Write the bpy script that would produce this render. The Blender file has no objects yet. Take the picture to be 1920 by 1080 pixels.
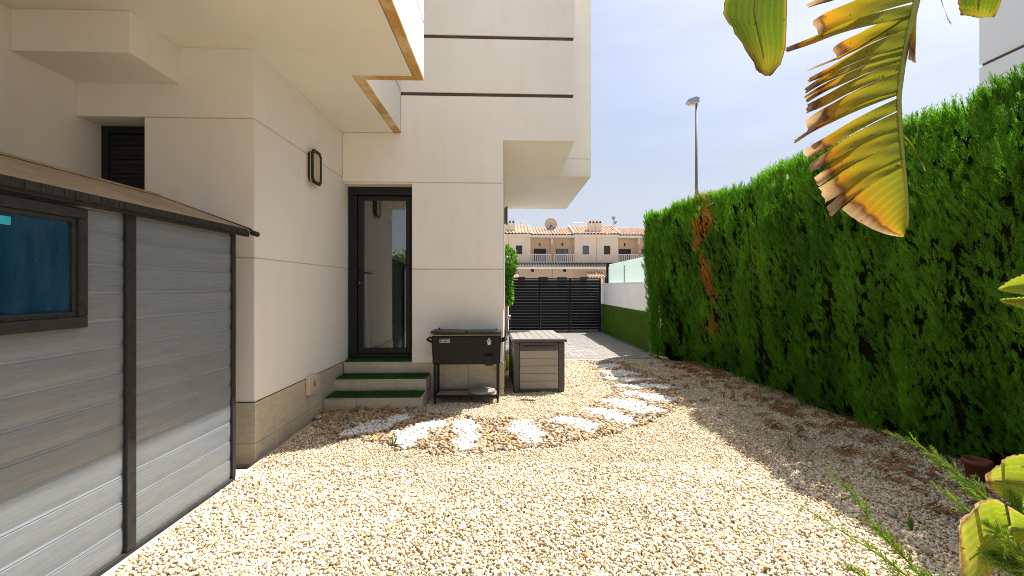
import bpy, bmesh, math, random
import numpy as np
from mathutils import Matrix, Vector
random.seed(7)
rng = np.random.default_rng(11)
SC = bpy.context.scene
COL = SC.collection
R = math.radians

# ------------------------------------------------------------------ camera, sky, sun, exposure
CAM_H = 1.39
YAW = R(2.2)
FPX = 870.0           # focal length in pixels of a 1920 wide picture
cam_d = bpy.data.cameras.new('camera')
cam = bpy.data.objects.new('camera', cam_d)
COL.objects.link(cam)
cam.location = (0, 0, CAM_H)
cam.rotation_euler = (R(90), 0, -YAW)
cam_d.sensor_width = 36
cam_d.lens = FPX / 1920 * 36
cam_d.shift_x = -23 / 1920
cam_d.shift_y = -2 / 1920
cam_d.clip_start = 0.05
cam_d.clip_end = 2000
SC.camera = cam

SUN_DIR = Vector((0.42, 0.30, 1.0)).normalized()      # towards the sun
w = bpy.data.worlds.new('World')
SC.world = w
w.use_nodes = True
nt = w.node_tree
nt.nodes.clear()
wo = nt.nodes.new('ShaderNodeOutputWorld')
bg = nt.nodes.new('ShaderNodeBackground')
sky = nt.nodes.new('ShaderNodeTexSky')
sky.sky_type = 'NISHITA'
sky.sun_disc = False
sky.sun_elevation = math.asin(SUN_DIR.z)
sky.sun_rotation = math.atan2(SUN_DIR.x, SUN_DIR.y)
sky.air_density = 1.0
sky.dust_density = 6.0
sky.ozone_density = 1.2
bg.inputs['Strength'].default_value = 0.05
# thin high cloud veil
tc = nt.nodes.new('ShaderNodeTexCoord')
mp = nt.nodes.new('ShaderNodeMapping')
mp.inputs['Scale'].default_value = (1.3, 1.3, 6.0)
nz = nt.nodes.new('ShaderNodeTexNoise')
nz.inputs['Scale'].default_value = 2.2
nz.inputs['Detail'].default_value = 7
nz.inputs['Roughness'].default_value = 0.55
rp = nt.nodes.new('ShaderNodeValToRGB')
rp.color_ramp.elements[0].position = 0.42
rp.color_ramp.elements[0].color = (0.44, 0.44, 0.44, 1)
rp.color_ramp.elements[1].position = 0.72
rp.color_ramp.elements[1].color = (0.58, 0.58, 0.58, 1)
mx = nt.nodes.new('ShaderNodeMixRGB')
mx.inputs[2].default_value = (1.85, 2.35, 3.4, 1)
nt.links.new(tc.outputs['Generated'], mp.inputs['Vector'])
nt.links.new(mp.outputs['Vector'], nz.inputs['Vector'])
nt.links.new(nz.outputs['Fac'], rp.inputs['Fac'])
nt.links.new(rp.outputs['Color'], mx.inputs[0])
nt.links.new(sky.outputs['Color'], mx.inputs[1])
# whitish haze towards the horizon, all the way round
sep = nt.nodes.new('ShaderNodeSeparateXYZ')
nt.links.new(tc.outputs['Generated'], sep.inputs[0])
mr = nt.nodes.new('ShaderNodeMapRange')
mr.interpolation_type = 'SMOOTHSTEP'
mr.inputs['From Min'].default_value = 0.0
mr.inputs['From Max'].default_value = 0.34
mr.inputs['To Min'].default_value = 0.85
mr.inputs['To Max'].default_value = 0.0
nt.links.new(sep.outputs['Z'], mr.inputs['Value'])
mh = nt.nodes.new('ShaderNodeMixRGB')
mh.inputs[2].default_value = (3.75, 3.95, 4.35, 1)
nt.links.new(mr.outputs['Result'], mh.inputs[0])
nt.links.new(mx.outputs['Color'], mh.inputs[1])
nt.links.new(mh.outputs['Color'], bg.inputs['Color'])
nt.links.new(bg.outputs['Background'], wo.inputs['Surface'])

sd = bpy.data.lights.new('sun', 'SUN')
sd.energy = 2.5
sd.angle = R(0.53)
sd.color = (1.0, 0.95, 0.87)
sun = bpy.data.objects.new('sun', sd)
COL.objects.link(sun)
sun.location = (20, 14, 40)
sun.rotation_euler = SUN_DIR.to_track_quat('Z', 'Y').to_euler()

SC.view_settings.view_transform = 'Standard'
SC.view_settings.look = 'None'
SC.view_settings.gamma = 1.0
SC.view_settings.exposure = 2.07
SC.view_settings.use_curve_mapping = False
SC.render.engine = 'CYCLES'
SC.cycles.max_bounces = 10
SC.cycles.diffuse_bounces = 6
SC.cycles.transparent_max_bounces = 12
SC.cycles.use_denoising = True
SC.cycles.filter_width = 1.0
SC.cycles.denoising_prefilter = 'NONE'

# ------------------------------------------------------------------ survey helpers (photo pixel -> place)
def ray(px, py):
    u = (px - 983.0) / FPX
    v = (538.0 - py) / FPX
    return (u * math.cos(YAW) + math.sin(YAW), math.cos(YAW) - u * math.sin(YAW), v)
def atY(px, py, Y):
    d = ray(px, py); t = Y / d[1]
    return Vector((d[0] * t, Y, CAM_H + d[2] * t))
def atG(px, py, Z=0.0):
    d = ray(px, py); t = (Z - CAM_H) / d[2]
    return Vector((d[0] * t, d[1] * t, Z))

# ------------------------------------------------------------------ object helpers
WORLD = {}
def inv_of(p):
    return WORLD[p.name].inverted() if p is not None else None
def link(o, parent):
    COL.objects.link(o)
    if parent is not None:
        o.parent = parent
        o.matrix_parent_inverse = inv_of(parent)
def tag(o, label=None, cat=None, group=None, kind=None):
    if label: o['label'] = label
    if cat: o['category'] = cat
    if group: o['group'] = group
    if kind: o['kind'] = kind
    return o
def empty(name, loc, label, cat, group=None):
    o = bpy.data.objects.new(name, None)
    o.empty_display_size = 0.1
    COL.objects.link(o)
    o.location = loc
    WORLD[o.name] = Matrix.Translation(Vector(loc))
    return tag(o, label, cat, group)
def copy_tree(o, parent=None):
    c = o.copy()
    COL.objects.link(c)
    if parent is not None:
        c.parent = parent
    for ch in list(o.children):
        copy_tree(ch, c)
    return c
def place_mesh(name, me, c, mat, parent):
    if mat is not None and not me.materials:
        me.materials.append(mat)
    o = bpy.data.objects.new(name, me)
    o.location = c
    WORLD[o.name] = Matrix.Translation(Vector(c))
    link(o, parent)
    return o

class MB:
    def __init__(s):
        s.v = []; s.f = []
    def box(s, x0, x1, y0, y1, z0, z1):
        n = len(s.v)
        s.v += [(x0,y0,z0),(x1,y0,z0),(x1,y1,z0),(x0,y1,z0),(x0,y0,z1),(x1,y0,z1),(x1,y1,z1),(x0,y1,z1)]
        s.f += [tuple(n+i for i in q) for q in ((3,2,1,0),(4,5,6,7),(0,1,5,4),(1,2,6,5),(2,3,7,6),(3,0,4,7))]
        return s
    def prism(s, poly, axis, a, b):
        """poly of 2-D points extruded along axis from a to b; axis 'x': (y,z), 'y': (x,z), 'z': (x,y)"""
        n = len(s.v); k = len(poly)
        for t in (a, b):
            for p, q in poly:
                s.v.append({'x': (t,p,q), 'y': (p,t,q), 'z': (p,q,t)}[axis])
        s.f.append(tuple(n+i for i in range(k)))
        s.f.append(tuple(n+k+i for i in reversed(range(k))))
        for i in range(k):
            j = (i+1) % k
            s.f.append((n+i, n+k+i, n+k+j, n+j))
        return s
    def tube(s, pts, r, seg=8, cap=True):
        pts = [Vector(p) for p in pts]
        rs = r if isinstance(r, (list, tuple)) else [r]*len(pts)
        n = len(s.v)
        up = None
        for i, p in enumerate(pts):
            d = (pts[min(i+1, len(pts)-1)] - pts[max(i-1, 0)]).normalized()
            if up is None:
                up = d.orthogonal().normalized()
            a = (up - d*up.dot(d)).normalized(); up = a
            b = d.cross(a)
            for k in range(seg):
                t = 2*math.pi*k/seg
                s.v.append(tuple(p + (a*math.cos(t) + b*math.sin(t))*rs[i]))
        for i in range(len(pts)-1):
            for k in range(seg):
                q = (k+1) % seg
                s.f.append((n+i*seg+k, n+i*seg+q, n+(i+1)*seg+q, n+(i+1)*seg+k))
        if cap:
            s.f.append(tuple(n+k for k in reversed(range(seg))))
            s.f.append(tuple(n+(len(pts)-1)*seg+k for k in range(seg)))
        return s
    def lathe(s, prof, c, axis='z', seg=24):
        """prof: (r, h) pairs, turned round axis through c"""
        n = len(s.v); c = Vector(c)
        for r_, h in prof:
            for k in range(seg):
                t = 2*math.pi*k/seg; a = r_*math.cos(t); b = r_*math.sin(t)
                o = {'z': (a,b,h), 'y': (a,h,b), 'x': (h,a,b)}[axis]
                s.v.append(tuple(c + Vector(o)))
        for i in range(len(prof)-1):
            for k in range(seg):
                q = (k+1) % seg
                s.f.append((n+i*seg+k, n+i*seg+q, n+(i+1)*seg+q, n+(i+1)*seg+k))
        s.f.append(tuple(n+k for k in reversed(range(seg))))
        s.f.append(tuple(n+(len(prof)-1)*seg+k for k in range(seg)))
        return s
    def mesh(s, name, bev=0.0, smooth=False, center=True, segs=1):
        vs = np.array(s.v, dtype=float)
        c = (vs.min(0) + vs.max(0)) / 2 if center else np.zeros(3)
        bm = bmesh.new()
        bv = [bm.verts.new(v) for v in (vs - c)]
        for f in s.f:
            try:
                bm.faces.new([bv[i] for i in f])
            except ValueError:
                pass
        bmesh.ops.recalc_face_normals(bm, faces=bm.faces)
        if bev > 0:
            es = [e for e in bm.edges if len(e.link_faces) == 2 and e.calc_face_angle(0) > 0.6]
            bmesh.ops.bevel(bm, geom=es, offset=bev, segments=segs, profile=0.5, affect='EDGES', clamp_overlap=True)
        me = bpy.data.meshes.new(name)
        bm.to_mesh(me); bm.free()
        if smooth:
            me.polygons.foreach_set('use_smooth', [True]*len(me.polygons))
        return me, c
    def build(s, name, mat, parent=None, bev=0.0, smooth=False, segs=1):
        me, c = s.mesh(name, bev, smooth, True, segs)
        return place_mesh(name, me, tuple(c), mat, parent)
def bx(name, mat, parent, x0, x1, y0, y1, z0, z1, bev=0.003):
    return MB().box(x0, x1, y0, y1, z0, z1).build(name, mat, parent, bev)
def np_mesh(name, V, F, mat, parent=None, smooth=False, attrs=None):
    """V (n,3), F (m,k) all faces of one size"""
    V = np.asarray(V, dtype=np.float32); F = np.asarray(F, dtype=np.int32)
    k = F.shape[1]; me = bpy.data.meshes.new(name)
    c = (V.min(0) + V.max(0)) / 2
    me.vertices.add(len(V)); me.vertices.foreach_set('co', (V - c).ravel())
    me.loops.add(F.size); me.loops.foreach_set('vertex_index', F.ravel())
    me.polygons.add(len(F))
    me.polygons.foreach_set('loop_start', np.arange(0, F.size, k, dtype=np.int32))
    if smooth:
        me.polygons.foreach_set('use_smooth', np.ones(len(F), dtype=bool))
    me.update(calc_edges=True)
    for an, av in (attrs or {}).items():
        a = me.attributes.new(an, 'FLOAT', 'POINT')
        a.data.foreach_set('value', np.asarray(av, dtype=np.float32))
    return place_mesh(name, me, tuple(float(q) for q in c), mat, parent)

# ------------------------------------------------------------------ materials
def new_mat(name):
    m = bpy.data.materials.new(name); m.use_nodes = True
    n = m.node_tree; n.nodes.clear()
    out = n.nodes.new('ShaderNodeOutputMaterial')
    return m, n, out
def N(n, t, **kw):
    x = n.nodes.new(t)
    for k, v in kw.items():
        if k in x.inputs: x.inputs[k].default_value = v
        else: setattr(x, k, v)
    return x
def rgba(c): return (c[0], c[1], c[2], 1)
def ramp(n, fac, stops):
    r_ = n.nodes.new('ShaderNodeValToRGB')
    e = r_.color_ramp.elements
    while len(e) < len(stops): e.new(0.5)
    for i, (p, c) in enumerate(stops):
        e[i].position = p; e[i].color = rgba(c)
    n.links.new(fac, r_.inputs['Fac'])
    return r_.outputs['Color']
def mixc(n, fac, a, b, mode='MIX'):
    m = n.nodes.new('ShaderNodeMixRGB'); m.blend_type = mode
    for i, q in ((0, fac), (1, a), (2, b)):
        if hasattr(q, 'links'): n.links.new(q, m.inputs[i])
        else: m.inputs[i].default_value = q if i == 0 else rgba(q)
    return m.outputs['Color']
def noise(n, scale, detail=4, rough=0.55, stretch=None, coord='Object'):
    t = n.nodes.new('ShaderNodeTexCoord'); x = N(n, 'ShaderNodeTexNoise', Scale=scale, Detail=detail, Roughness=rough)
    if coord == 'Position':
        g = n.nodes.new('ShaderNodeNewGeometry'); src = g.outputs['Position']
    else: src = t.outputs[coord]
    if stretch:
        m = n.nodes.new('ShaderNodeMapping'); m.inputs['Scale'].default_value = stretch
        n.links.new(src, m.inputs['Vector']); src = m.outputs['Vector']
    n.links.new(src, x.inputs['Vector'])
    return x.outputs['Fac']
def principled(n, out, rough=0.6, metal=0.0, spec=0.5):
    p = N(n, 'ShaderNodeBsdfPrincipled', Roughness=rough, Metallic=metal)
    p.inputs['Specular IOR Level'].default_value = spec
    n.links.new(p.outputs['BSDF'], out.inputs['Surface'])
    return p
def bump(n, p, h, strength=0.2, dist=0.01):
    b = N(n, 'ShaderNodeBump', Strength=strength, Distance=dist)
    n.links.new(h, b.inputs['Height']); n.links.new(b.outputs['Normal'], p.inputs['Normal'])
def simple(name, c, rough=0.6, metal=0.0, var=0.12, scale=6, bstr=0.0, bscale=80, spec=0.5, rnd=0.0, stretch=None):
    m, n, out = new_mat(name)
    p = principled(n, out, rough, metal, spec)
    f = noise(n, scale, 5, 0.6, stretch, 'Position')
    col = ramp(n, f, [(0.3, [q*(1-var) for q in c]), (0.7, [min(1, q*(1+var)) for q in c])])
    if rnd:
        oi = n.nodes.new('ShaderNodeObjectInfo')
        rr = ramp(n, oi.outputs['Random'], [(0, (1-rnd,)*3), (1, (1+rnd*0.4,)*3)])
        col = mixc(n, 1.0, col, rr, 'MULTIPLY')
    n.links.new(col, p.inputs['Base Color'])
    if bstr: bump(n, p, noise(n, bscale, 4, 0.6, stretch, 'Position'), bstr)
    return m

def plaster():
    m, n, out = new_mat('white_plaster')
    p = principled(n, out, 0.85, 0, 0.25)
    a = noise(n, 0.7, 6, 0.65, None, 'Position')
    b = noise(n, 5.0, 6, 0.7, (1, 1, 0.35), 'Position')
    c1 = ramp(n, a, [(0.3, (0.79, 0.765, 0.71)), (0.7, (0.835, 0.82, 0.775))])
    c2 = ramp(n, b, [(0.55, (1, 1, 1)), (0.82, (0.95, 0.91, 0.83))])
    st = ramp(n, noise(n, 1.0, 6, 0.75, (9, 9, 0.45), 'Position'), [(0.56, (1, 1, 1)), (0.78, (0.955, 0.925, 0.87))])
    c2 = mixc(n, 1.0, c2, st, 'MULTIPLY')
    oi = n.nodes.new('ShaderNodeObjectInfo')
    c1 = mixc(n, 1.0, c1, ramp(n, oi.outputs['Random'], [(0, (0.965, 0.96, 0.95)), (1, (1.02, 1.02, 1.02))]), 'MULTIPLY')
    n.links.new(mixc(n, 1.0, c1, c2, 'MULTIPLY'), p.inputs['Base Color'])
    bump(n, p, noise(n, 160, 3, 0.6, None, 'Position'), 0.10, 0.004)
    return m
def stain_plaster():
    m, n, out = new_mat('rust_stained_plaster')
    p = principled(n, out, 0.9, 0, 0.2)
    a = noise(n, 2.2, 6, 0.7, None, 'Position')
    col = ramp(n, a, [(0.30, (0.72, 0.66, 0.52)), (0.46, (0.66, 0.50, 0.27)), (0.58, (0.50, 0.28, 0.09)), (0.75, (0.62, 0.45, 0.22))])
    n.links.new(col, p.inputs['Base Color'])
    bump(n, p, noise(n, 120, 3, 0.6, None, 'Position'), 0.15, 0.004)
    return m
def joint_mat():
    m, n, out = new_mat('stained_joint')
    p = principled(n, out, 0.95, 0, 0.1)
    col = ramp(n, noise(n, 9, 5, 0.7, None, 'Position'), [(0.35, (0.66, 0.57, 0.43)), (0.7, (0.50, 0.36, 0.21))])
    n.links.new(col, p.inputs['Base Color'])
    return m
def tile_mat():
    m, n, out = new_mat('beige_tile')
    p = principled(n, out, 0.45, 0, 0.4)
    f = noise(n, 9, 6, 0.7, (1, 1, 2.2), 'Position')
    col = ramp(n, f, [(0.3, (0.43, 0.38, 0.28)), (0.55, (0.54, 0.48, 0.37)), (0.8, (0.60, 0.54, 0.43))])
    st = ramp(n, noise(n, 3.3, 5, 0.7, None, 'Position'), [(0.60, (1, 1, 1)), (0.78, (0.85, 0.68, 0.45))])
    col = mixc(n, 1, col, st, 'MULTIPLY')
    oi = n.nodes.new('ShaderNodeObjectInfo')
    col = mixc(n, 1, col, ramp(n, oi.outputs['Random'], [(0, (0.86, 0.86, 0.87)), (1, (1.08, 1.07, 1.05))]), 'MULTIPLY')
    n.links.new(col, p.inputs['Base Color'])
    bump(n, p, noise(n, 60, 3, 0.6, None, 'Position'), 0.08, 0.003)
    return m
def stone_mat(name, stops, rough=0.8, fine=0.25):
    m, n, out = new_mat(name)
    p = principled(n, out, rough, 0, 0.3)
    g = n.nodes.new('ShaderNodeNewGeometry')
    col = ramp(n, g.outputs['Random Per Island'], stops)
    f = ramp(n, noise(n, 90, 3, 0.6, None, 'Position'), [(0.3, (1-fine,)*3), (0.7, (1+fine*0.3,)*3)])
    big = ramp(n, noise(n, 0.9, 4, 0.6, None, 'Position'), [(0.3, (0.88, 0.87, 0.85)), (0.7, (1.06, 1.05, 1.03))])
    col = mixc(n, 1, mixc(n, 1, col, f, 'MULTIPLY'), big, 'MULTIPLY')
    n.links.new(col, p.inputs['Base Color'])
    return m
def leaf_mat(name, dark, light, trans=0.35, rough=0.55, patch=1.2, island=0.35):
    m, n, out = new_mat(name)
    g = n.nodes.new('ShaderNodeNewGeometry')
    col = ramp(n, noise(n, patch, 4, 0.6, None, 'Position'), [(0.32, dark), (0.68, light)])
    col = mixc(n, 1, col, ramp(n, g.outputs['Random Per Island'], [(0, (1-island,)*3), (1, (1+island,)*3)]), 'MULTIPLY')
    p = N(n, 'ShaderNodeBsdfPrincipled', Roughness=rough)
    p.inputs['Specular IOR Level'].default_value = 0.3
    t = n.nodes.new('ShaderNodeBsdfTranslucent')
    n.links.new(col, p.inputs['Base Color'])
    n.links.new(mixc(n, 1, col, (1.5, 1.5, 0.8), 'MULTIPLY'), t.inputs['Color'])
    mx_ = N(n, 'ShaderNodeMixShader', Fac=trans)
    n.links.new(p.outputs['BSDF'], mx_.inputs[1]); n.links.new(t.outputs['BSDF'], mx_.inputs[2])
    n.links.new(mx_.outputs['Shader'], out.inputs['Surface'])
    return m
def banana_mat(name, stops, trans=0.5):
    m, n, out = new_mat(name)
    au = n.nodes.new('ShaderNodeAttribute'); au.attribute_name = 'along'
    av = n.nodes.new('ShaderNodeAttribute'); av.attribute_name = 'across'
    nf = noise(n, 9, 5, 0.65, None, 'Position')
    ma = N(n, 'ShaderNodeMath', operation='MULTIPLY_ADD'); ma.inputs[1].default_value = 0.36
    n.links.new(nf, ma.inputs[0]); n.links.new(au.outputs['Fac'], ma.inputs[2])
    sb = N(n, 'ShaderNodeMath', operation='SUBTRACT'); sb.inputs[1].default_value = 0.18
    n.links.new(ma.outputs['Value'], sb.inputs[0])
    col = ramp(n, sb.outputs['Value'], stops)
    # fine parallel veins
    wv = N(n, 'ShaderNodeMath', operation='MULTIPLY'); wv.inputs[1].default_value = 60
    n.links.new(av.outputs['Fac'], wv.inputs[0])
    sn = N(n, 'ShaderNodeMath', operation='SINE'); n.links.new(wv.outputs['Value'], sn.inputs[0])
    vein = ramp(n, sn.outputs['Value'], [(0.0, (0.86, 0.86, 0.86)), (1.0, (1.05, 1.05, 1.05))])
    col = mixc(n, 1, col, vein, 'MULTIPLY')
    spots = ramp(n, noise(n, 55, 3, 0.5, None, 'Position'), [(0.66, (1, 1, 1)), (0.73, (0.45, 0.25, 0.12))])
    col = mixc(n, 1, col, spots, 'MULTIPLY')
    p = N(n, 'ShaderNodeBsdfPrincipled', Roughness=0.45)
    p.inputs['Specular IOR Level'].default_value = 0.35
    n.links.new(col, p.inputs['Base Color'])
    t = n.nodes.new('ShaderNodeBsdfTranslucent')
    n.links.new(mixc(n, 1, col, (1.35, 1.25, 0.8), 'MULTIPLY'), t.inputs['Color'])
    b = N(n, 'ShaderNodeBump', Strength=0.3, Distance=0.003)
    n.links.new(sn.outputs['Value'], b.inputs['Height']); n.links.new(b.outputs['Normal'], p.inputs['Normal'])
    mx_ = N(n, 'ShaderNodeMixShader', Fac=trans)
    n.links.new(p.outputs['BSDF'], mx_.inputs[1]); n.links.new(t.outputs['BSDF'], mx_.inputs[2])
    n.links.new(mx_.outputs['Shader'], out.inputs['Surface'])
    return m
def glass_mat(name, refl, tint, rough=0.0):
    m, n, out = new_mat(name)
    lw = N(n, 'ShaderNodeFresnel', IOR=1.5)
    ad = N(n, 'ShaderNodeMath', operation='ADD', use_clamp=True); ad.inputs[1].default_value = refl
    n.links.new(lw.outputs['Fac'], ad.inputs[0])
    t = n.nodes.new('ShaderNodeBsdfTransparent'); t.inputs['Color'].default_value = rgba(tint)
    g = N(n, 'ShaderNodeBsdfGlossy', Roughness=rough)
    mx_ = n.nodes.new('ShaderNodeMixShader')
    n.links.new(ad.outputs['Value'], mx_.inputs[0])
    n.links.new(t.outputs['BSDF'], mx_.inputs[1]); n.links.new(g.outputs['BSDF'], mx_.inputs[2])
    n.links.new(mx_.outputs['Shader'], out.inputs['Surface'])
    return m
def frosted_mat():
    m, n, out = new_mat('frosted_glass')
    d = N(n, 'ShaderNodeBsdfDiffuse', Color=(0.74, 0.84, 0.82, 1))
    t = N(n, 'ShaderNodeBsdfTranslucent', Color=(0.78, 0.88, 0.86, 1))
    g = N(n, 'ShaderNodeBsdfGlossy', Roughness=0.2)
    a = N(n, 'ShaderNodeMixShader', Fac=0.55); b = N(n, 'ShaderNodeMixShader', Fac=0.06)
    n.links.new(d.outputs[0], a.inputs[1]); n.links.new(t.outputs[0], a.inputs[2])
    n.links.new(a.outputs[0], b.inputs[1]); n.links.new(g.outputs[0], b.inputs[2])
    n.links.new(b.outputs[0], out.inputs['Surface'])
    return m
def plank_mat():
    m, n, out = new_mat('grey_plastic_plank')
    p = principled(n, out, 0.27, 0, 0.75)
    f = noise(n, 14, 5, 0.7, (6, 0.35, 6), 'Position')
    col = ramp(n, f, [(0.3, (0.140, 0.165, 0.186)), (0.7, (0.182, 0.212, 0.238))])
    d = ramp(n, noise(n, 2.2, 5, 0.7, (1, 0.6, 2.5), 'Position'), [(0.45, (1, 1, 1)), (0.8, (1.15, 1.10, 1.03))])
    col = mixc(n, 1, col, d, 'MULTIPLY')
    oi = n.nodes.new('ShaderNodeObjectInfo')
    col = mixc(n, 1, col, ramp(n, oi.outputs['Random'], [(0, (0.93,)*3), (1, (1.06,)*3)]), 'MULTIPLY')
    n.links.new(col, p.inputs['Base Color'])
    bump(n, p, noise(n, 40, 5, 0.75, (5, 0.25, 5), 'Position'), 0.35, 0.003)
    return m

def dusty_pane():
    m, n, out = new_mat('blue_tinted_pane')
    p = principled(n, out, 0.12, 0, 0.6)
    base = ramp(n, noise(n, 1.6, 3, 0.5, None, 'Position'), [(0.3, (0.002, 0.020, 0.055)), (0.7, (0.005, 0.042, 0.095))])
    sp_ = ramp(n, noise(n, 140, 2, 0.5, (1, 1, 0.6), 'Position'), [(0.70, (0, 0, 0)), (0.82, (0.10, 0.13, 0.15))])
    film = ramp(n, noise(n, 5, 5, 0.7, (1, 2, 0.4), 'Position'), [(0.45, (0, 0, 0)), (0.85, (0.02, 0.035, 0.04))])
    n.links.new(mixc(n, 1, mixc(n, 1, base, sp_, 'ADD'), film, 'ADD'), p.inputs['Base Color'])
    n.links.new(ramp(n, noise(n, 7, 5, 0.7, None, 'Position'), [(0.3, (0.06,)*3), (0.8, (0.35,)*3)]), p.inputs['Roughness'])
    return m
M = {}
M['plaster'] = plaster()
M['stain'] = stain_plaster()
M['joint'] = joint_mat()
M['groove'] = simple('brown_groove', (0.09, 0.065, 0.05), 0.8)
M['tile'] = tile_mat()
M['grout'] = simple('tile_grout', (0.20, 0.165, 0.12), 0.95)
M['anthracite'] = simple('anthracite_aluminium', (0.017, 0.019, 0.021), 0.45, 0, 0.1, spec=0.25)
M['black_metal'] = simple('black_gate_metal', (0.006, 0.006, 0.0065), 0.5, 0, 0.2, spec=0.2)
M['rubber'] = simple('dark_rubber', (0.02, 0.02, 0.02), 0.8)
M['plank'] = plank_mat()
M['shed_trim'] = simple('dark_shed_trim', (0.026, 0.025, 0.024), 0.65, 0, 0.3, 30, 0.3, 90, 0.25)
M['shed_roof'] = simple('dusty_shed_roof', (0.34, 0.26, 0.17), 0.75, 0, 0.2, 5, 0.2, 60)
M['blue_pane'] = dusty_pane()
M['cyan'] = simple('cyan_sticker', (0.02, 0.45, 0.55), 0.5)
M['concrete'] = simple('pale_concrete', (0.44, 0.41, 0.35), 0.9, 0, 0.2, 8, 0.3, 60)
M['turf'] = leaf_mat('artificial_turf', (0.028, 0.095, 0.016), (0.04, 0.13, 0.02), 0.2, 0.6, 5)
M['turf_wall'] = simple('artificial_turf_panel', (0.085, 0.165, 0.02), 0.9, 0, 0.25, 14, 1.0, 140, 0.1, 0, (1, 1, 0.3))
M['gravel'] = stone_mat('beige_gravel', [(0.0, (0.28, 0.18, 0.10)), (0.07, (0.50, 0.35, 0.19)), (0.25, (0.70, 0.56, 0.37)), (0.50, (0.78, 0.67, 0.49)), (0.8, (0.84, 0.76, 0.61)), (0.93, (0.64, 0.59, 0.51)), (1.0, (0.86, 0.82, 0.72))])
M['bed'] = simple('gravel_bed', (0.46, 0.36, 0.23), 0.95, 0, 0.3, 40, 0.6, 120)
M['pebble'] = stone_mat('brown_pebble', [(0.0, (0.16, 0.12, 0.09)), (0.16, (0.28, 0.18, 0.10)), (0.34, (0.44, 0.30, 0.16)), (0.52, (0.52, 0.41, 0.27)), (0.66, (0.28, 0.25, 0.23)), (0.80, (0.56, 0.48, 0.37)), (0.92, (0.44, 0.24, 0.10)), (1.0, (0.52, 0.35, 0.17))], 0.6, 0.3)
M['marble'] = stone_mat('white_marble_chip', [(0, (0.62, 0.61, 0.59)), (0.5, (0.74, 0.735, 0.72)), (1, (0.80, 0.80, 0.79))], 0.7, 0.1)
M['soil'] = simple('dry_soil', (0.26, 0.20, 0.14), 0.95, 0, 0.3, 3, 0.4, 30)
M['paver'] = simple('grey_paver', (0.25, 0.235, 0.215), 0.9, 0, 0.15, 20, 0.3, 120, 0.3, 0.25)
M['paver_joint'] = simple('paver_joint', (0.13, 0.115, 0.095), 0.95)
M['asphalt'] = simple('street_concrete', (0.33, 0.31, 0.28), 0.9, 0, 0.2, 8, 0.3, 90)
M['white_paint'] = simple('white_wall_paint', (0.78, 0.78, 0.77), 0.85, 0, 0.04, 2)
M['frosted'] = frosted_mat()
M['steel'] = simple('brushed_steel', (0.42, 0.42, 0.42), 0.4, 0.9, 0.1, 20)
M['pole'] = simple('galvanised_pole', (0.16, 0.155, 0.15), 0.6, 0.3, 0.15, 10)
M['lamp_glass'] = simple('lamp_diffuser', (0.50, 0.42, 0.28), 0.35, 0, 0.1, 14)
M['door_glass'] = glass_mat('door_glass', 0.16, (0.72, 0.76, 0.76))
M['room'] = simple('room_wall', (0.42, 0.42, 0.42), 0.9)
M['beige_plastic'] = simple('beige_plastic', (0.62, 0.50, 0.36), 0.5, 0, 0.06)
M['cooler'] = simple('black_cooler_paint', (0.007, 0.007, 0.008), 0.42, 0, 0.5, 22, 0.04, 140, 0.22)
M['cooler_lid'] = simple('cooler_lid_paint', (0.02, 0.02, 0.021), 0.4, 0, 0.5, 14, spec=0.3)
M['cream_seal'] = simple('cream_seal', (0.50, 0.40, 0.25), 0.7)
M['shelf'] = simple('rusty_shelf', (0.34, 0.27, 0.20), 0.55, 0.2, 0.3, 10)
M['white_print'] = simple('white_print', (0.72, 0.72, 0.70), 0.6)
M['disc'] = simple('grey_disc', (0.22, 0.21, 0.20), 0.7, 0, 0.15, 20)
M['box_dark'] = simple('dark_brown_resin', (0.062, 0.056, 0.050), 0.55, 0, 0.12, 14, 0.15, 110)
M['box_panel'] = simple('taupe_resin_slat', (0.32, 0.288, 0.245), 0.6, 0, 0.1, 26, 0.25, 70, 0.4, 0.08, (0.5, 4, 9))
M['box_lid'] = simple('taupe_resin_lid', (0.235, 0.215, 0.19), 0.5, 0, 0.1, 26, 0.25, 70, 0.5, 0.06, (6, 0.4, 4))
M['lime'] = simple('lime_plastic', (0.42, 0.62, 0.02), 0.45)
M['hedge'] = leaf_mat('cypress_foliage', (0.058, 0.185, 0.012), (0.155, 0.355, 0.026), 0.46, 0.6, 1.3, 0.5)
M['hedge_dry'] = leaf_mat('dry_cypress', (0.36, 0.16, 0.030), (0.50, 0.25, 0.055), 0.25, 0.7, 3, 0.35)
M['hedge_core'] = simple('shaded_hedge_core', (0.010, 0.014, 0.005), 0.95, 0, 0.5, 9, 1.0, 40, 0.1)  # near-black tone stands for the shade deep in the foliage
M['bark'] = simple('cypress_bark', (0.13, 0.085, 0.055), 0.9, 0, 0.3, 20, 0.6, 60)
M['litter'] = leaf_mat('dead_needles', (0.24, 0.095, 0.030), (0.36, 0.17, 0.065), 0.1, 0.8, 4, 0.35)
M['conifer'] = leaf_mat('juniper_sprig', (0.115, 0.21, 0.022), (0.24, 0.34, 0.045), 0.40, 0.5, 6, 0.25)
M['vine'] = leaf_mat('vine_leaf', (0.06, 0.17, 0.012), (0.14, 0.32, 0.03), 0.40, 0.45, 3, 0.3)
M['weed'] = leaf_mat('weed_leaf', (0.05, 0.13, 0.02), (0.09, 0.2, 0.03), 0.3)
M['terracotta'] = simple('terracotta', (0.17, 0.055, 0.035), 0.8, 0, 0.2, 14, 0.2, 60)
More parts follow.
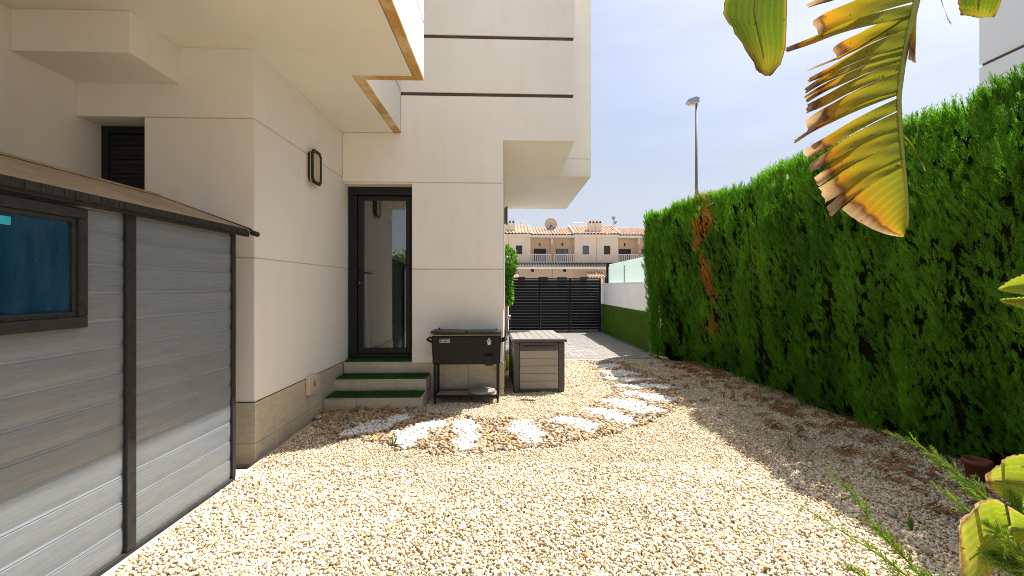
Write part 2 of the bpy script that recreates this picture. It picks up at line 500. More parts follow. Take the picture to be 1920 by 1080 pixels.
M['banana_old'] = banana_mat('yellowing_banana_leaf', [(0.0, (0.14, 0.17, 0.016)), (0.25, (0.21, 0.215, 0.016)), (0.58, (0.30, 0.235, 0.014)), (0.74, (0.38, 0.19, 0.012)), (0.80, (0.11, 0.05, 0.02)), (0.87, (0.27, 0.17, 0.105)), (1.0, (0.40, 0.30, 0.22))], 0.42)
M['banana_green'] = banana_mat('green_banana_leaf', [(0.0, (0.075, 0.135, 0.012)), (0.55, (0.11, 0.17, 0.012)), (0.80, (0.24, 0.22, 0.02)), (0.88, (0.14, 0.055, 0.02)), (1.0, (0.34, 0.24, 0.16))], 0.42)
M['banana_pale'] = banana_mat('pale_banana_leaf', [(0.0, (0.20, 0.29, 0.020)), (0.5, (0.28, 0.355, 0.035)), (0.82, (0.38, 0.40, 0.08)), (0.90, (0.24, 0.12, 0.05)), (1.0, (0.60, 0.53, 0.45))], 0.35)
M['banana_rib'] = simple('banana_midrib', (0.24, 0.26, 0.04), 0.45, 0, 0.15, 20)
M['banana_stem'] = simple('banana_stem', (0.16, 0.15, 0.05), 0.7, 0, 0.3, 10, 0.3, 40)
M['peach'] = simple('peach_render', (0.84, 0.66, 0.49), 0.9, 0, 0.06, 1.2)
M['peach_trim'] = simple('pale_trim', (0.82, 0.75, 0.66), 0.9, 0, 0.05, 2)
M['ochre'] = simple('ochre_column', (0.62, 0.40, 0.14), 0.9, 0, 0.08, 4)
M['roof_tile'] = simple('terracotta_roof_tile', (0.53, 0.35, 0.24), 0.85, 0, 0.4, 3.5)
M['shutter'] = simple('brown_shutter', (0.055, 0.03, 0.022), 0.6, 0, 0.15, 6)
M['town_glass'] = simple('town_window_glass', (0.09, 0.12, 0.15), 0.08)
M['green_canopy'] = simple('dark_green_canopy', (0.035, 0.045, 0.035), 0.6, 0, 0.2, 5)
M['neighbour'] = simple('neighbour_render', (0.72, 0.75, 0.76), 0.85, 0, 0.03, 1)
M['dish'] = simple('satellite_dish', (0.60, 0.50, 0.40), 0.6)
M['red'] = simple('red_plastic', (0.5, 0.03, 0.02), 0.5)
M['white_pole'] = simple('white_pole', (0.7, 0.7, 0.68), 0.5)

# ------------------------------------------------------------------ ground, street, bed, paving
def gz(x, y):
    return 0.012*np.sin(x*2.1 + 0.7)*np.cos(y*1.7) + 0.009*np.sin(x*4.3 - y*3.1) + 0.008*np.sin(x*7.9 + y*6.7)*np.cos(y*5.3-x*3.7)
g = MB(); g.v = [(-600,-600,-0.09),(600,-600,-0.09),(600,900,-0.09),(-600,900,-0.09)]; g.f = [(0,1,2,3)]
tag(g.build('ground', M['soil']), kind='structure')
tag(bx('street', M['asphalt'], None, -80, 90, 15.2, 41, -0.085, -0.03, 0), kind='structure')
xs = np.linspace(-2.0, 4.6, 67); ys = np.linspace(0.3, 8.72, 85)
XX, YY = np.meshgrid(xs, ys); ZZ = gz(XX, YY) - 0.012
V = np.stack([XX.ravel(), YY.ravel(), ZZ.ravel()], 1)
nx = len(xs); F = [(j*nx+i, j*nx+i+1, (j+1)*nx+i+1, (j+1)*nx+i) for j in range(len(ys)-1) for i in range(nx-1)]
tag(np_mesh('gravel_bed', V, F, M['bed'], None, True), kind='structure')

pav = bx('paving', M['paver_joint'], None, -0.02, 3.0, 8.80, 15.0, -0.08, -0.006, 0)
tag(pav, kind='structure')
pm, _ = MB().box(-0.098, 0.098, -0.048, 0.048, -0.03, 0.0).mesh('paver', 0.004)
pm.materials.append(M['paver'])
cnt = 0; V = []; F = []
y = 8.852; row = 0
while y < 14.95:
    x = 0.08 + (0.1 if row % 2 else 0)
    while x < 2.9:
        dz = random.uniform(-0.0015, 0.0015)
        if cnt < 294:
            place_mesh('paver', pm, (x, y, 0.004+dz), None, pav)
        else:
            n = len(V)
            V += [(x-.098,y-.048,-.02),(x+.098,y-.048,-.02),(x+.098,y+.048,-.02),(x-.098,y+.048,-.02),(x-.097,y-.047,.004+dz),(x+.097,y-.047,.004+dz),(x+.097,y+.047,.004+dz),(x-.097,y+.047,.004+dz)]
            F += [tuple(n+i for i in q) for q in ((4,5,6,7),(0,1,5,4),(1,2,6,5),(2,3,7,6),(3,0,4,7))]
        cnt += 1; x += 0.2
    y += 0.1; row += 1
tag(np_mesh('far_pavers', V, F, M['paver'], pav), kind='stuff')
tag(bx('kerb', M['concrete'], None, -0.02, 3.05, 8.74, 8.795, -0.08, 0.012, 0.004), kind='structure')

# ------------------------------------------------------------------ the white house
XA, YA, YW, XL = -2.05, 3.86, 5.90, -3.45
ZS, ZU, ZT, ZW = 3.33, 3.255, 6.6, 9.0
XR, XE, XC = 0.875, 1.43, -0.04
FX, FX2, FY = -0.776, -1.33, 4.40
P = M['plaster']
house = empty('white_house', (XA, YW, 0), 'white rendered modern house with stepped overhangs and a glazed side door', 'house')
def panel(x0, x1, y0, y1, z0, z1, name='wall_panel', mat=None, bev=0.003):
    return bx(name, mat or P, house, x0, x1, y0, y1, z0, z1, bev)
# hidden body behind the panels
body = MB()
body.box(-6.5, XL-0.02, 0.5, YA+0.3, -0.09, ZS+0.02)                # left mass
body.box(XL-0.02, -2.93, YA+0.30, 5.0, -0.09, 2.9)                  # behind louvre window
body.box(-2.90, XA-0.02, YA+0.02, 6.12, -0.09, ZS+0.02)             # block A
body.box(XL-0.02, XA-0.02, YA+0.02, YA+0.29, 2.79, ZS+0.02)         # beam over the window
body.box(-1.19, XC-0.02, YW+0.02, YW+0.5, -0.09, ZU+0.02)           # wall W
body.box(-2.6, XC-0.02, 9.3, 12.0, -0.09, ZU+0.02)
body.box(-0.3, XC-0.02, YW+0.5, 9.3, -0.09, ZU+0.02)
body.box(-2.6, -2.3, 6.12, 9.3, -0.09, ZU+0.02)
body.box(-2.07, -1.17, YW+0.02, YW+0.5, 2.71, ZU+0.1)               # over the door
body.build('wall_core', M['joint'], house)
up = MB()
up.box(-6.5, XR-0.02, YW+0.02, 7.78, ZU+0.021, ZW)
up.box(-6.5, XE-0.02, 7.822, 11.08, ZU+0.021, ZT)
up.box(-6.5, FX-0.02, 0.52, FY-0.02, ZS+0.021, ZT)
up.box(-6.5, FX2-0.02, FY-0.02, YW+0.02, ZS+0.021, ZT)
up.build('upper_core', M['groove'], house)
# left recess wall, block A front and side
panel(XL-0.02, XL, 0.5, YA+0.29, 0, ZS)
panel(XL+0.001, XA, YA, YA+0.02, 2.765, ZS)
panel(XL+0.001, -2.921, YA+0.02, YA+0.29, 2.765, 2.789, 'window_head')
panel(-2.92, XA, YA, YA+0.02, 1.632, 2.757)
panel(-2.92, XA, YA, YA+0.02, 0.452, 1.624)
panel(-2.92, -2.90, YA+0.021, YA+0.30, 0.452, 2.764, 'window_reveal')
for z0, z1 in ((2.765, ZS), (1.632, 2.757), (0.452, 1.624)):
    panel(XA-0.02, XA-0.0005, YA+0.0205, YW if z0 > 2 and z1 > 3 else 6.10, z0, z1)
# wall W: panel round the door head (L-shaped), right hand panels, upper storey
mb = MB().prism([(XA+0.001, 2.714), (XC, 2.714), (XC, ZU), (XR, ZU), (XR, 3.805), (FX2+0.001, 3.805), (FX2+0.001, ZS-0.001), (XA+0.001, ZS-0.001)], 'y', YW, YW+0.02)
mb.build('wall_panel', P, house, 0.003)
panel(XA+0.001, -1.19, YW+0.021, YW+0.28, 2.69, 2.713, 'door_head')
panel(-1.19, XC, YW, YW+0.02, 1.621, 2.702)
panel(-1.19, XC, YW, YW+0.02, 0.432, 1.609)
panel(-1.19, -1.17, YW+0.021, YW+0.30, 0.432, 2.689, 'door_reveal')
panel(FX2-0.6, XR, YW, YW+0.02, 3.850, 4.535)
panel(-6.5, XR, YW, YW+0.02, 4.580, ZW)
panel(XC-0.02, XC-0.0005, YW+0.021, 12.0, 0.432, ZU)                 # side of the lower storey
panel(XR-0.02, XR-0.0005, YW+0.021, 7.799, ZU+0.0215, ZW)
panel(XR-0.8, XE, 7.8, 7.82, ZU, 3.55); panel(XR-0.8, XE, 7.8, 7.82, 3.556, ZT)
panel(XE-0.02, XE-0.0005, 7.8205, 11.1, ZU, ZT)
for z0, z1 in ((1.6245, 1.6315), (2.7575, 2.7645)):
    bx('joint_filler', M['joint'], house, XA-0.018, XA-0.0022, YA+0.0022, YW-0.001 if z0 > 2 else 6.09, z0, z1, 0)
    bx('joint_filler', M['joint'], house, -2.919, XA-0.0185, YA+0.0022, YA+0.018, z0, z1, 0)
for z0, z1 in ((1.6095, 1.6205), (2.7025, 2.7135)): bx('joint_filler', M['joint'], house, -1.189, XC-0.0022, YW+0.0022, YW+0.018, z0, z1, 0)
# soffits
panel(XC, XR, YW+0.0205, 7.79, ZU, ZU+0.02, 'soffit'); panel(XC, XE-0.021, 7.8205, 11.1, ZU, ZU+0.02, 'soffit')
I = 0.085
panel(XL-0.02, FX-I-0.006, 0.5, FY-I-0.006, ZS, ZS+0.02, 'soffit', None, 0.001)
panel(XA-0.6, FX2-I-0.006, FY-I-0.002, YW-0.001, ZS, ZS+0.0195, 'soffit', None, 0.001)
mb = MB().prism([(FX-I, 0.5), (FX, 0.5), (FX, FY), (FX2, FY), (FX2, YW-0.001), (FX2-I, YW-0.001), (FX2-I, FY-I), (FX-I, FY-I)], 'z', ZS+0.001, ZS+0.02)
tag(mb.build('soffit_edge', M['stain'], house, 0.002), 'rust stained drip edge of the roof overhang')
# fascias
panel(FX-0.02, FX-0.0005, 0.5, FY, ZS+0.0205, 3.86, 'fascia'); panel(FX-0.02, FX-0.0005, 0.5, FY, 3.885, ZT, 'fascia')
panel(FX2-0.02, FX2-0.0005, FY+0.0205, YW-0.001, ZS+0.0205, 3.86, 'fascia'); panel(FX2-0.02, FX2-0.0005, FY+0.0205, YW-0.001, 3.885, ZT, 'fascia')
panel(FX2-0.02, FX-0.021, FY-0.02, FY, ZS+0.0205, ZT, 'fascia'); panel(-6.5, FX-0.021, 0.5, 0.52, ZS+0.0205, ZT, 'fascia')
# duct box under the soffit
panel(XL+0.001, -2.645, 3.36, YA-0.001, 3.035, ZS-0.001, 'ceiling_box')
# skirting tiles
TL = M['tile']
mb = MB()
mb.box(XA-0.019, XA+0.006, YA-0.006, YW+0.019, -0.05, 0.446).box(-2.55, XA-0.02, YA-0.006, YA+0.019, -0.05, 0.446).box(-1.19, XC+0.006, YW-0.006, YW+0.019, -0.05, 0.426).box(XC-0.019, XC+0.006, YW+0.02, 8.7, -0.05, 0.426)
mb.build('skirting_grout', M['grout'], house)
def tiles(axis, fixed, a0, a1, step, z0, z1, out, off=0.0):
    a = a0
    first = True
    while a < a1 - 0.01:
        b = min(a + (off if first and off else step), a1); first = False
        if axis == 'y': bx('tile', TL, house, fixed+0.0055, fixed+out, a+0.0012, b-0.0012, z0, z1, 0.0015)
        else: bx('tile', TL, house, a+0.0012, b-0.0012, fixed-out, fixed-0.0055, z0, z1, 0.0015)
        a = b
tiles('y', XA, YA-0.010, 5.86, 0.33, 0.118, 0.448, 0.012)
tiles('y', XA, YA-0.010, 5.86, 0.66, -0.05, 0.114, 0.012, 0.4)
tiles('x', YA, -2.55, XA+0.012, 0.33, 0.118, 0.448, 0.012)
tiles('x', YA, -2.55, XA+0.012, 0.60, -0.05, 0.114, 0.012)
tiles('x', YW, -0.95, XC+0.012, 0.33, 0.105, 0.428, 0.012, 0.14)
tiles('x', YW, -0.95, XC+0.012, 0.33, -0.05, 0.101, 0.012, 0.14)
tiles('y', XC, YW+0.02, 8.7, 0.33, 0.105, 0.428, 0.012)
# louvred window in the recess
win = bx('louvred_window', M['anthracite'], house, XL+0.002, -2.935, YA+0.255, YA+0.29, 0.9, 2.76, 0.002)
for sx in (XL+0.002, -2.99):
    bx('window_frame', M['anthracite'], win, sx, sx+0.052, YA+0.225, YA+0.2545, 0.9, 2.76, 0.002)
bx('window_frame', M['anthracite'], win, XL+0.055, -2.991, YA+0.225, YA+0.2545, 2.70, 2.76, 0.002)
sm, _ = MB().prism([(-0.006, -0.019), (0.004, -0.019), (0.012, 0.010), (0.002, 0.019)], 'x', -0.20, 0.20).mesh('slat')
sm.materials.append(M['anthracite'])
z = 1.3
while z < 2.68:
    place_mesh('slat', sm, ((XL+0.054-2.99)/2, YA+0.242, z), None, win); z += 0.040
# glazed side door
D = M['anthracite']; dy = 6.10
DX0, DX1, DZ0, DZ1 = XA+0.004, -1.196, 0.470, 2.687
door = MB()
door.box(DX0+0.115, DX0+0.185, dy+0.015, dy+0.07, DZ0+0.05, DZ1-0.115).box(DX1-0.115, DX1-0.055, dy+0.015, dy+0.07, DZ0+0.05, DZ1-0.115)
door.box(DX0+0.186, DX1-0.116, dy+0.015, dy+0.07, DZ0+0.05, DZ0+0.125).box(DX0+0.186, DX1-0.116, dy+0.015, dy+0.07, DZ1-0.165, DZ1-0.115)
door = door.build('door', D, house, 0.004)
mb = MB().box(DX0, DX0+0.105, dy, dy+0.09, DZ0-0.03, DZ1-0.105).box(DX1-0.05, DX1, dy, dy+0.09, DZ0-0.03, DZ1-0.105).box(DX0, DX1, dy-0.012, dy+0.09, DZ1-0.104, DZ1).box(DX0+0.106, DX1-0.051, dy, dy+0.09, DZ0-0.03, DZ0+0.045)
mb.box(DX0+0.045, DX0+0.06, dy-0.008, dy-0.0005, DZ0, DZ1-0.11)
mb.build('door_frame', D, house, 0.003)
bx('glass_pane', M['door_glass'], door, DX0+0.18, DX1-0.11, dy+0.040, dy+0.046, DZ0+0.12, DZ1-0.16, 0)
hz = 1.575
hb = MB().box(DX0+0.128, DX0+0.158, dy+0.008, dy+0.0145, hz-0.10, hz+0.06)
hb.tube([(DX0+0.143, dy+0.014, hz), (DX0+0.143, dy-0.04, hz), (DX0+0.155, dy-0.048, hz), (DX0+0.27, dy-0.048, hz-0.004)], 0.010, 8)
hb.build('handle', D, door, 0, True)
MB().lathe([(0.010, 0), (0.010, 0.008)], (DX0+0.143, dy+0.002, hz-0.13), 'y', 10).build('lock', M['steel'], door)
# room behind the door
rm = MB().box(-2.28, -0.32, 9.2, 9.28, 0.42, 2.8).box(-2.29, -2.27, 6.2, 9.2, 0.42, 2.8).box(-0.34, -0.32, 6.45, 9.2, 0.42, 2.8).box(-2.28, -0.32, 6.2, 9.2, 2.7, 2.75).box(-2.28, -0.32, 6.1, 9.2, 0.36, 0.43)
rm.build('room_shell', M['room'], house)
bx('inner_door', M['white_pole'], house, -2.0, -1.2, 9.14, 9.19, 0.44, 2.4, 0.01)

pole = empty('broom_pole', (-1.83, 6.22, 0.44), 'white pole with a red top leaning inside the glazed door', 'pole')
MB().tube([(-1.84, 6.30, 0.432), (-1.875, 6.215, 1.78)], 0.016, 10).build('shaft', M['white_pole'], pole, 0, True)
MB().tube([(-1.875, 6.215, 1.781), (-1.878, 6.209, 1.85)], 0.018, 10).build('grip', M['red'], pole, 0, True)

# ------------------------------------------------------------------ entrance steps
steps = empty('entrance_steps', (-1.5, 5.25, 0), 'three beige tiled steps leading up to the glazed side door', 'steps')
ST = [(5.25, 5.57, -0.95, 0.145), (5.57, 5.885, -0.955, 0.292), (5.885, 6.09, -0.95, 0.447)]
mb = MB()
mb.box(XA+0.013, ST[0][2]-0.012, ST[0][0]+0.012, 5.58, -0.06, ST[0][3]-0.012)
mb.box(XA+0.013, ST[1][2]-0.012, ST[1][0]+0.012, 5.893, -0.06, ST[1][3]-0.012)
mb.build('step_core', M['grout'], steps)
for k, (y0, y1, x1, z1) in enumerate(ST):
    zb = (-0.05, 0.147, 0.294)[k]
    a, b = XA+0.013, x1
    for i in range(3):
        p0 = a + (b-a)*i/3; p1 = a + (b-a)*(i+1)/3
        bx('riser_tile', TL, steps, p0+0.0015, p1-0.0015, y0, y0+0.011, zb+0.001, z1-0.010, 0.0015)
    if k < 2:
        bx('tread_tile', TL, steps, a, b, y0-0.003, y1-0.002, z1-0.0095, z1, 0.002)
        bx('side_tile', TL, steps, b-0.011, b, y0+0.012, 5.885, zb+0.001, z1-0.010, 0.0015)
bx('threshold_tile', TL, steps, XA+0.013, -1.192, 5.884, 6.098, 0.4375, 0.447, 0.002)
bx('threshold_core', M['grout'], steps, XA+0.013, -1.192, 5.897, 6.098, 0.30, 0.437, 0)
def turf_mat(name, x0, x1, y0, y1, z, label):
    t = empty(name, ((x0+x1)/2, (y0+y1)/2, z), label, 'grass mat', 'turf mats on the entrance steps')
    bx('backing', M['turf'], t, x0, x1, y0, y1, z+0.0005, z+0.010, 0.002)
    n = int((x1-x0)*(y1-y0)*26000)
    px_ = rng.uniform(x0, x1, n); py_ = rng.uniform(y0-0.004, y1, n)
    hh = rng.uniform(0.012, 0.026, n); a = rng.uniform(0, 6.283, n); l = rng.normal(0, 0.008, (n, 2))
    wd = 0.0022
    b = np.stack([px_, py_, np.full(n, z+0.008)], 1)
    d = np.stack([np.cos(a)*wd, np.sin(a)*wd, np.zeros(n)], 1)
    tip = b + np.stack([l[:,0], l[:,1], hh], 1)
    V = np.stack([b-d, b+d, tip], 1).reshape(-1, 3); F = np.arange(3*n).reshape(-1, 3)
    tag(np_mesh('blades', V, F, M['turf'], t), kind='stuff')
turf_mat('grass_mat', XA+0.03, -0.965, 5.255, 5.56, 0.145, 'green artificial grass mat on the lowest step')
turf_mat('grass_mat', XA+0.03, -0.965, 5.575, 5.88, 0.292, 'green artificial grass mat on the middle step')
turf_mat('grass_mat', XA+0.03, -1.20, 5.89, 6.09, 0.447, 'green artificial grass mat right below the glazed door')

# ------------------------------------------------------------------ wall lamps and the small wall box
def lamp(x, y, z, label):
    t = empty('wall_lamp', (x, y, z), label, 'wall lamp', 'oblong bulkhead wall lamps')
    def oct_(hw, hh, c):
        return [(y-hw+c, z-hh), (y+hw-c, z-hh), (y+hw, z-hh+c), (y+hw, z+hh-c), (y+hw-c, z+hh), (y-hw+c, z+hh), (y-hw, z+hh-c), (y-hw, z-hh+c)]
    MB().prism(oct_(0.10, 0.155, 0.03), 'x', x+0.0005, x+0.022).build('back_plate', M['anthracite'], t, 0.003)
    MB().prism(oct_(0.105, 0.165, 0.03), 'x', x+0.0225, x+0.052).build('diffuser', M['lamp_glass'], t, 0.008, False, 2)
    o = oct_(0.118, 0.178, 0.04); i = oct_(0.088, 0.145, 0.03)
    mb = MB()
    for k in range(8):
        j = (k+1) % 8
        n = len(mb.v)
        for q in (x+0.040, x+0.062):
            for pt in (o[k], o[j], i[j], i[k]): mb.v.append((q, pt[0], pt[1]))
        mb.f += [tuple(n+m for m in q) for q in ((0,1,2,3),(7,6,5,4),(0,4,5,1),(2,6,7,3))]
    mb.build('bezel', M['anthracite'], t, 0.003)
lamp(XA, 4.97, 2.645, 'oblong wall lamp with beige diffuser on the wall left of the door')
lamp(XC, 9.2, 2.80, 'dark wall lamp just below the overhang at the far house corner')
ub = empty('utility_box', (XA+0.012, 4.90, 0.28), 'small beige plastic box fixed on the tiled skirting by the steps', 'wall box')
bx('cover', M['beige_plastic'], ub, XA+0.0125, XA+0.055, 4.79, 4.99, 0.285, 0.475, 0.006)
bx('slot', M['rubber'], ub, XA+0.0555, XA+0.0575, 4.90, 4.925, 0.355, 0.415, 0.001)

# ------------------------------------------------------------------ garden shed
SX = -1.95
shed = empty('garden_shed', (-2.55, 2.0, 0), 'grey plastic garden shed with plank walls and tan gable roof', 'shed')
tag(bx('shed_slab', M['concrete'], None, -3.3, SX+0.040, 0.55, 3.60, -0.06, 0.008, 0.006), kind='structure')
bx('shed_shell', M['shed_trim'], shed, -3.12, SX-0.026, 0.75, 3.34, 0.0145, 1.78, 0)
PIT = 0.1335
def plank_mesh(L):
    h = PIT
    prof = [(SX-0.025, 0.0), (SX-0.0045, 0.0), (SX-0.001, 0.03), (SX, 0.05), (SX, h-0.017), (SX-0.0025, h-0.0155), (SX-0.0005, h-0.009), (SX-0.0045, h-0.0003), (SX-0.025, h-0.0003)]
    mb = MB()
    n = 0
    for t in (0, L):
        for p, q in prof: mb.v.append((p, t, q))
    k = len(prof)
    mb.f.append(tuple(range(k))); mb.f.append(tuple(k+i for i in reversed(range(k))))
    for i in range(k):
        j = (i+1) % k; mb.f.append((i, k+i, k+j, j))
    return mb.mesh('plank')
for y0, y1 in ((0.85, 2.44), (2.505, 3.36)):
    me, c = plank_mesh(y1-y0); me.materials.append(M['plank'])
    for k in range(13):
        place_mesh('plank', me, (c[0], y0 + c[1], 0.034 + k*PIT + c[2]), None, shed)
T = M['shed_trim']
bx('base_rail', T, shed, SX-0.03, SX+0.012, 0.85, 3.40, 0.0085, 0.034, 0.003)
bx('post', T, shed, SX-0.026, SX+0.018, 2.441, 2.504, 0.0345, 1.765, 0.004)
bx('post', T, shed, SX-0.03, SX+0.014, 3.361, 3.402, 0.0345, 1.765, 0.004)
bx('end_wall', M['plank'], shed, -3.12, SX-0.031, 3.345, 3.39, 0.0145, 1.78, 0.003)
MB().prism([(-3.12, 1.78), (SX-0.031, 1.78), (-2.55, 2.03)], 'y', 3.35, 3.385).build('gable', M['plank'], shed)
bx('header_rail', T, shed, SX-0.03, SX+0.004, 0.85, 3.40, 1.7655, 1.79, 0.003)
# roof: two tan sheets, ribbed eave trim, rake strip
for s_ in (1, -1):
    e = -2.55 + s_*0.655
    poly = [(-2.55, 2.045), (e, 1.800), (e, 1.815), (-2.55, 2.062)]
    MB().prism(poly, 'y', 0.72, 3.50).build('roof_sheet', M['shed_roof'], shed, 0.002)
mb = MB()
y = 0.75
while y < 3.44:
    mb.prism([(y, 1.774), (y+0.0158, 1.774), (y+0.0158, 1.811), (y, 1.811)], 'x', SX+0.055, SX+0.066 + random.choice((0, 0.0015, 0.003))); y += 0.0165
mb.box(SX+0.03, SX+0.0545, 0.74, 3.50, 1.760, 1.802)
mb.build('eave_trim', T, shed)
MB().tube([(SX+0.075, 3.50, 1.79), (SX+0.075, 3.57, 1.785)], 0.02, 8).build('gutter_end', T, shed)
MB().prism([(-2.55, 2.063), (SX+0.06, 1.822), (SX+0.06, 1.800), (-2.55, 2.04)], 'y', 3.501, 3.52).build('rake_strip', T, shed)
MB().prism([(-2.60, 2.048), (-2.55, 2.074), (-2.50, 2.048)], 'y', 0.72, 3.49).build('ridge_cap', M['shed_roof'], shed, 0.003)
# window
wy0, wy1, wz0, wz1 = 1.42, 2.205, 1.205, 1.745
win = MB().box(SX+0.001, SX+0.034, wy0, wy1, wz0, wz0+0.05).box(SX+0.001, SX+0.034, wy0, wy1, wz1-0.045, wz1).box(SX+0.001, SX+0.034, wy1-0.045, wy1, wz0+0.0505, wz1-0.0455).box(SX+0.001, SX+0.034, wy0, wy0+0.045, wz0+0.0505, wz1-0.0455).build('window', T, shed, 0.004)
mb = MB().box(SX+0.001, SX+0.022, wy0+0.0455, wy1-0.0455, wz0+0.0505, wz0+0.075).box(SX+0.001, SX+0.022, wy1-0.066, wy1-0.0455, wz0+0.0755, wz1-0.066).box(SX+0.001, SX+0.022, wy0+0.0455, wy1-0.0455, wz1-0.0655, wz1-0.0458)
for yy in np.arange(wy0+0.1, wy1-0.1, 0.11): mb.box(SX+0.0221, SX+0.028, yy, yy+0.05, wz0+0.0507, wz0+0.060)
mb.build('sash', T, win, 0.002)
bx('pane', M['blue_pane'], win, SX+0.001, SX+0.010, wy0+0.046, wy1-0.067, wz0+0.0755, wz1-0.066, 0)
bx('sticker', M['cyan'], win, SX+0.0105, SX+0.0115, 1.80, 1.892, 1.632, 1.665, 0)

# ------------------------------------------------------------------ cooler cart
cart = empty('cooler_cart', (-0.47, 5.7, 0), 'black metal cooler cart on thin legs with casters, under the wall panel', 'cooler cart')
CL, CR, CF, CB = -0.885, -0.065, 5.50, 5.84
mb = MB()
n0 = [(CL+0.012, CF+0.012), (CR-0.012, CF+0.012), (CR-0.012, CB), (CL+0.012, CB)]; n1 = [(CL, CF), (CR, CF), (CR, CB), (CL, CB)]
mb.v = [(x, y, 0.47) for x, y in n0] + [(x, y, 0.815) for x, y in n1]
mb.f = [(3,2,1,0),(4,5,6,7),(0,1,5,4),(1,2,6,5),(2,3,7,6),(3,0,4,7)]
tank = mb.build('tank', M['cooler'], cart, 0.02, False, 3)
bx('seal', M['cream_seal'], cart, CL+0.01, CR-0.01, CF+0.01, CB-0.01, 0.8155, 0.823, 0)
mid = (CL+CR)/2
for s_, (a, b, tilt) in enumerate(((CL-0.006, mid-0.006, 0.016), (mid+0.006, CR+0.006, 0.004))):
    mb = MB()
    za = 0.824 + (tilt if s_ == 0 else 0.002); zb = 0.824 + (0.001 if s_ == 0 else tilt)
    mb.v = [(a,CF-0.006,za),(b,CF-0.006,zb),(b,CB,zb),(a,CB,za),(a,CF-0.006,za+0.03),(b,CF-0.006,zb+0.03),(b,CB,zb+0.03),(a,CB,za+0.03)]
    mb.f = [(3,2,1,0),(4,5,6,7),(0,1,5,4),(1,2,6,5),(2,3,7,6),(3,0,4,7)]
    lid = mb.build('lid', M['cooler_lid'], cart, 0.006, False, 2)
    kx = a+0.075 if s_ == 0 else b-0.065
    MB().lathe([(0.006, 0), (0.006, 0.012), (0.013, 0.016), (0.013, 0.022), (0.004, 0.024)], (kx, CF+0.2, max(za, zb)+0.030), 'z', 10).build('knob', M['cooler'], lid)
for s_ in (-1, 1):
    x = CL if s_ < 0 else CR
    MB().tube([(x+s_*0.001, CF+0.06, 0.735), (x+s_*0.055, CF+0.06, 0.762), (x+s_*0.06, CF+0.10, 0.765), (x+s_*0.06, CB-0.09, 0.765), (x+s_*0.055, CB-0.05, 0.762), (x+s_*0.001, CB-0.05, 0.735)], 0.014, 8).build('handle', M['cooler'], cart, 0, True)
for x in (CL+0.022, CR-0.054):
    for y in (CF+0.022, CB-0.055):
        bx('leg', M['cooler'], cart, x, x+0.032, y, y+0.032, 0.062, 0.4695, 0.003)
bx('shelf', M['shelf'], cart, CL+0.055, CR-0.055, CF+0.03, CB-0.03, 0.098, 0.106, 0)
for y in (CF+0.022, CB-0.055): bx('shelf_rail', M['cooler'], cart, CL+0.0545, CR-0.0545, y, y+0.0075 if y < 5.6 else y+0.03, 0.075, 0.112, 0.001)
for x in (CL+0.038, CR-0.038):
    for y in (CF+0.04, CB-0.04):
        wv_ = MB().lathe([(0.012, -0.011), (0.03, -0.009), (0.03, 0.009), (0.012, 0.011)], (x, y, 0.031), 'x', 14).build('wheel', M['rubber'], cart, 0, False)
        mb = MB().box(x-0.018, x-0.0135, y-0.012, y+0.012, 0.025, 0.0615).box(x+0.0135, x+0.018, y-0.012, y+0.012, 0.025, 0.0615); mb.build('caster_fork', M['steel'], wv_)
# bottle opener, cap catcher, worn marks, lettering
ox = -0.205
op = MB().lathe([(0.012, 0), (0.016, 0.01), (0.012, 0.022)], (ox, CF-0.026, 0.775), 'y', 14).box(ox-0.03, ox+0.03, CF-0.012, CF-0.0005, 0.748, 0.760)
op.prism([(ox-0.021, 0.747), (ox+0.021, 0.747), (ox+0.021, 0.722), (ox+0.012, 0.702), (ox-0.012, 0.702), (ox-0.021, 0.722)], 'y', CF-0.014, CF-0.001)
op.build('bottle_opener', M['steel'], cart, 0.002)
cc = MB().box(ox-0.045, ox+0.045, CF-0.045, CF-0.041, 0.47, 0.585).box(ox-0.045, ox-0.041, CF-0.0405, CF+0.008, 0.47, 0.585).box(ox+0.041, ox+0.045, CF-0.0405, CF+0.008, 0.47, 0.585).box(ox-0.045, ox+0.045, CF-0.045, CF+0.01, 0.465, 0.4695)
cc.build('cap_catcher', M['cooler'], cart, 0.001)
bx0, bx1, bz0, bz1 = -0.785, -0.668, 0.735, 0.777
mb = MB().box(bx0, bx1, CF-0.0025, CF-0.0005, bz0, bz0+0.004).box(bx0, bx1, CF-0.0025, CF-0.0005, bz1-0.004, bz1).box(bx0, bx0+0.004, CF-0.0025, CF-0.0005, bz0+0.0041, bz1-0.0041).box(bx1-0.004, bx1, CF-0.0025, CF-0.0005, bz0+0.0041, bz1-0.0041)
badge = mb.build('badge', M['white_print'], cart)
cu = bpy.data.curves.new('lettering', 'FONT'); cu.body = 'cooler cart'; cu.size = 0.026; cu.align_x = 'CENTER'; cu.extrude = 0.0004; cu.offset = 0.0006
to = bpy.data.objects.new('lettering_source', cu); COL.objects.link(to)
bpy.context.view_layer.update()
tm = bpy.data.meshes.new_from_object(to.evaluated_get(bpy.context.evaluated_depsgraph_get()))
bpy.data.objects.remove(to)
tm.transform(Matrix.Diagonal((0.80, 1.15, 1, 1))); tm.transform(Matrix.Rotation(R(90), 4, 'X'))
tm.materials.clear()
place_mesh('lettering', tm, ((bx0+bx1)/2, CF-0.0022, bz0+0.013), M['white_print'], badge)
rd = empty('round_lid', (-0.30, 5.66, 0.107), 'grey round disc lying on the lower shelf of the cooler cart', 'disc')
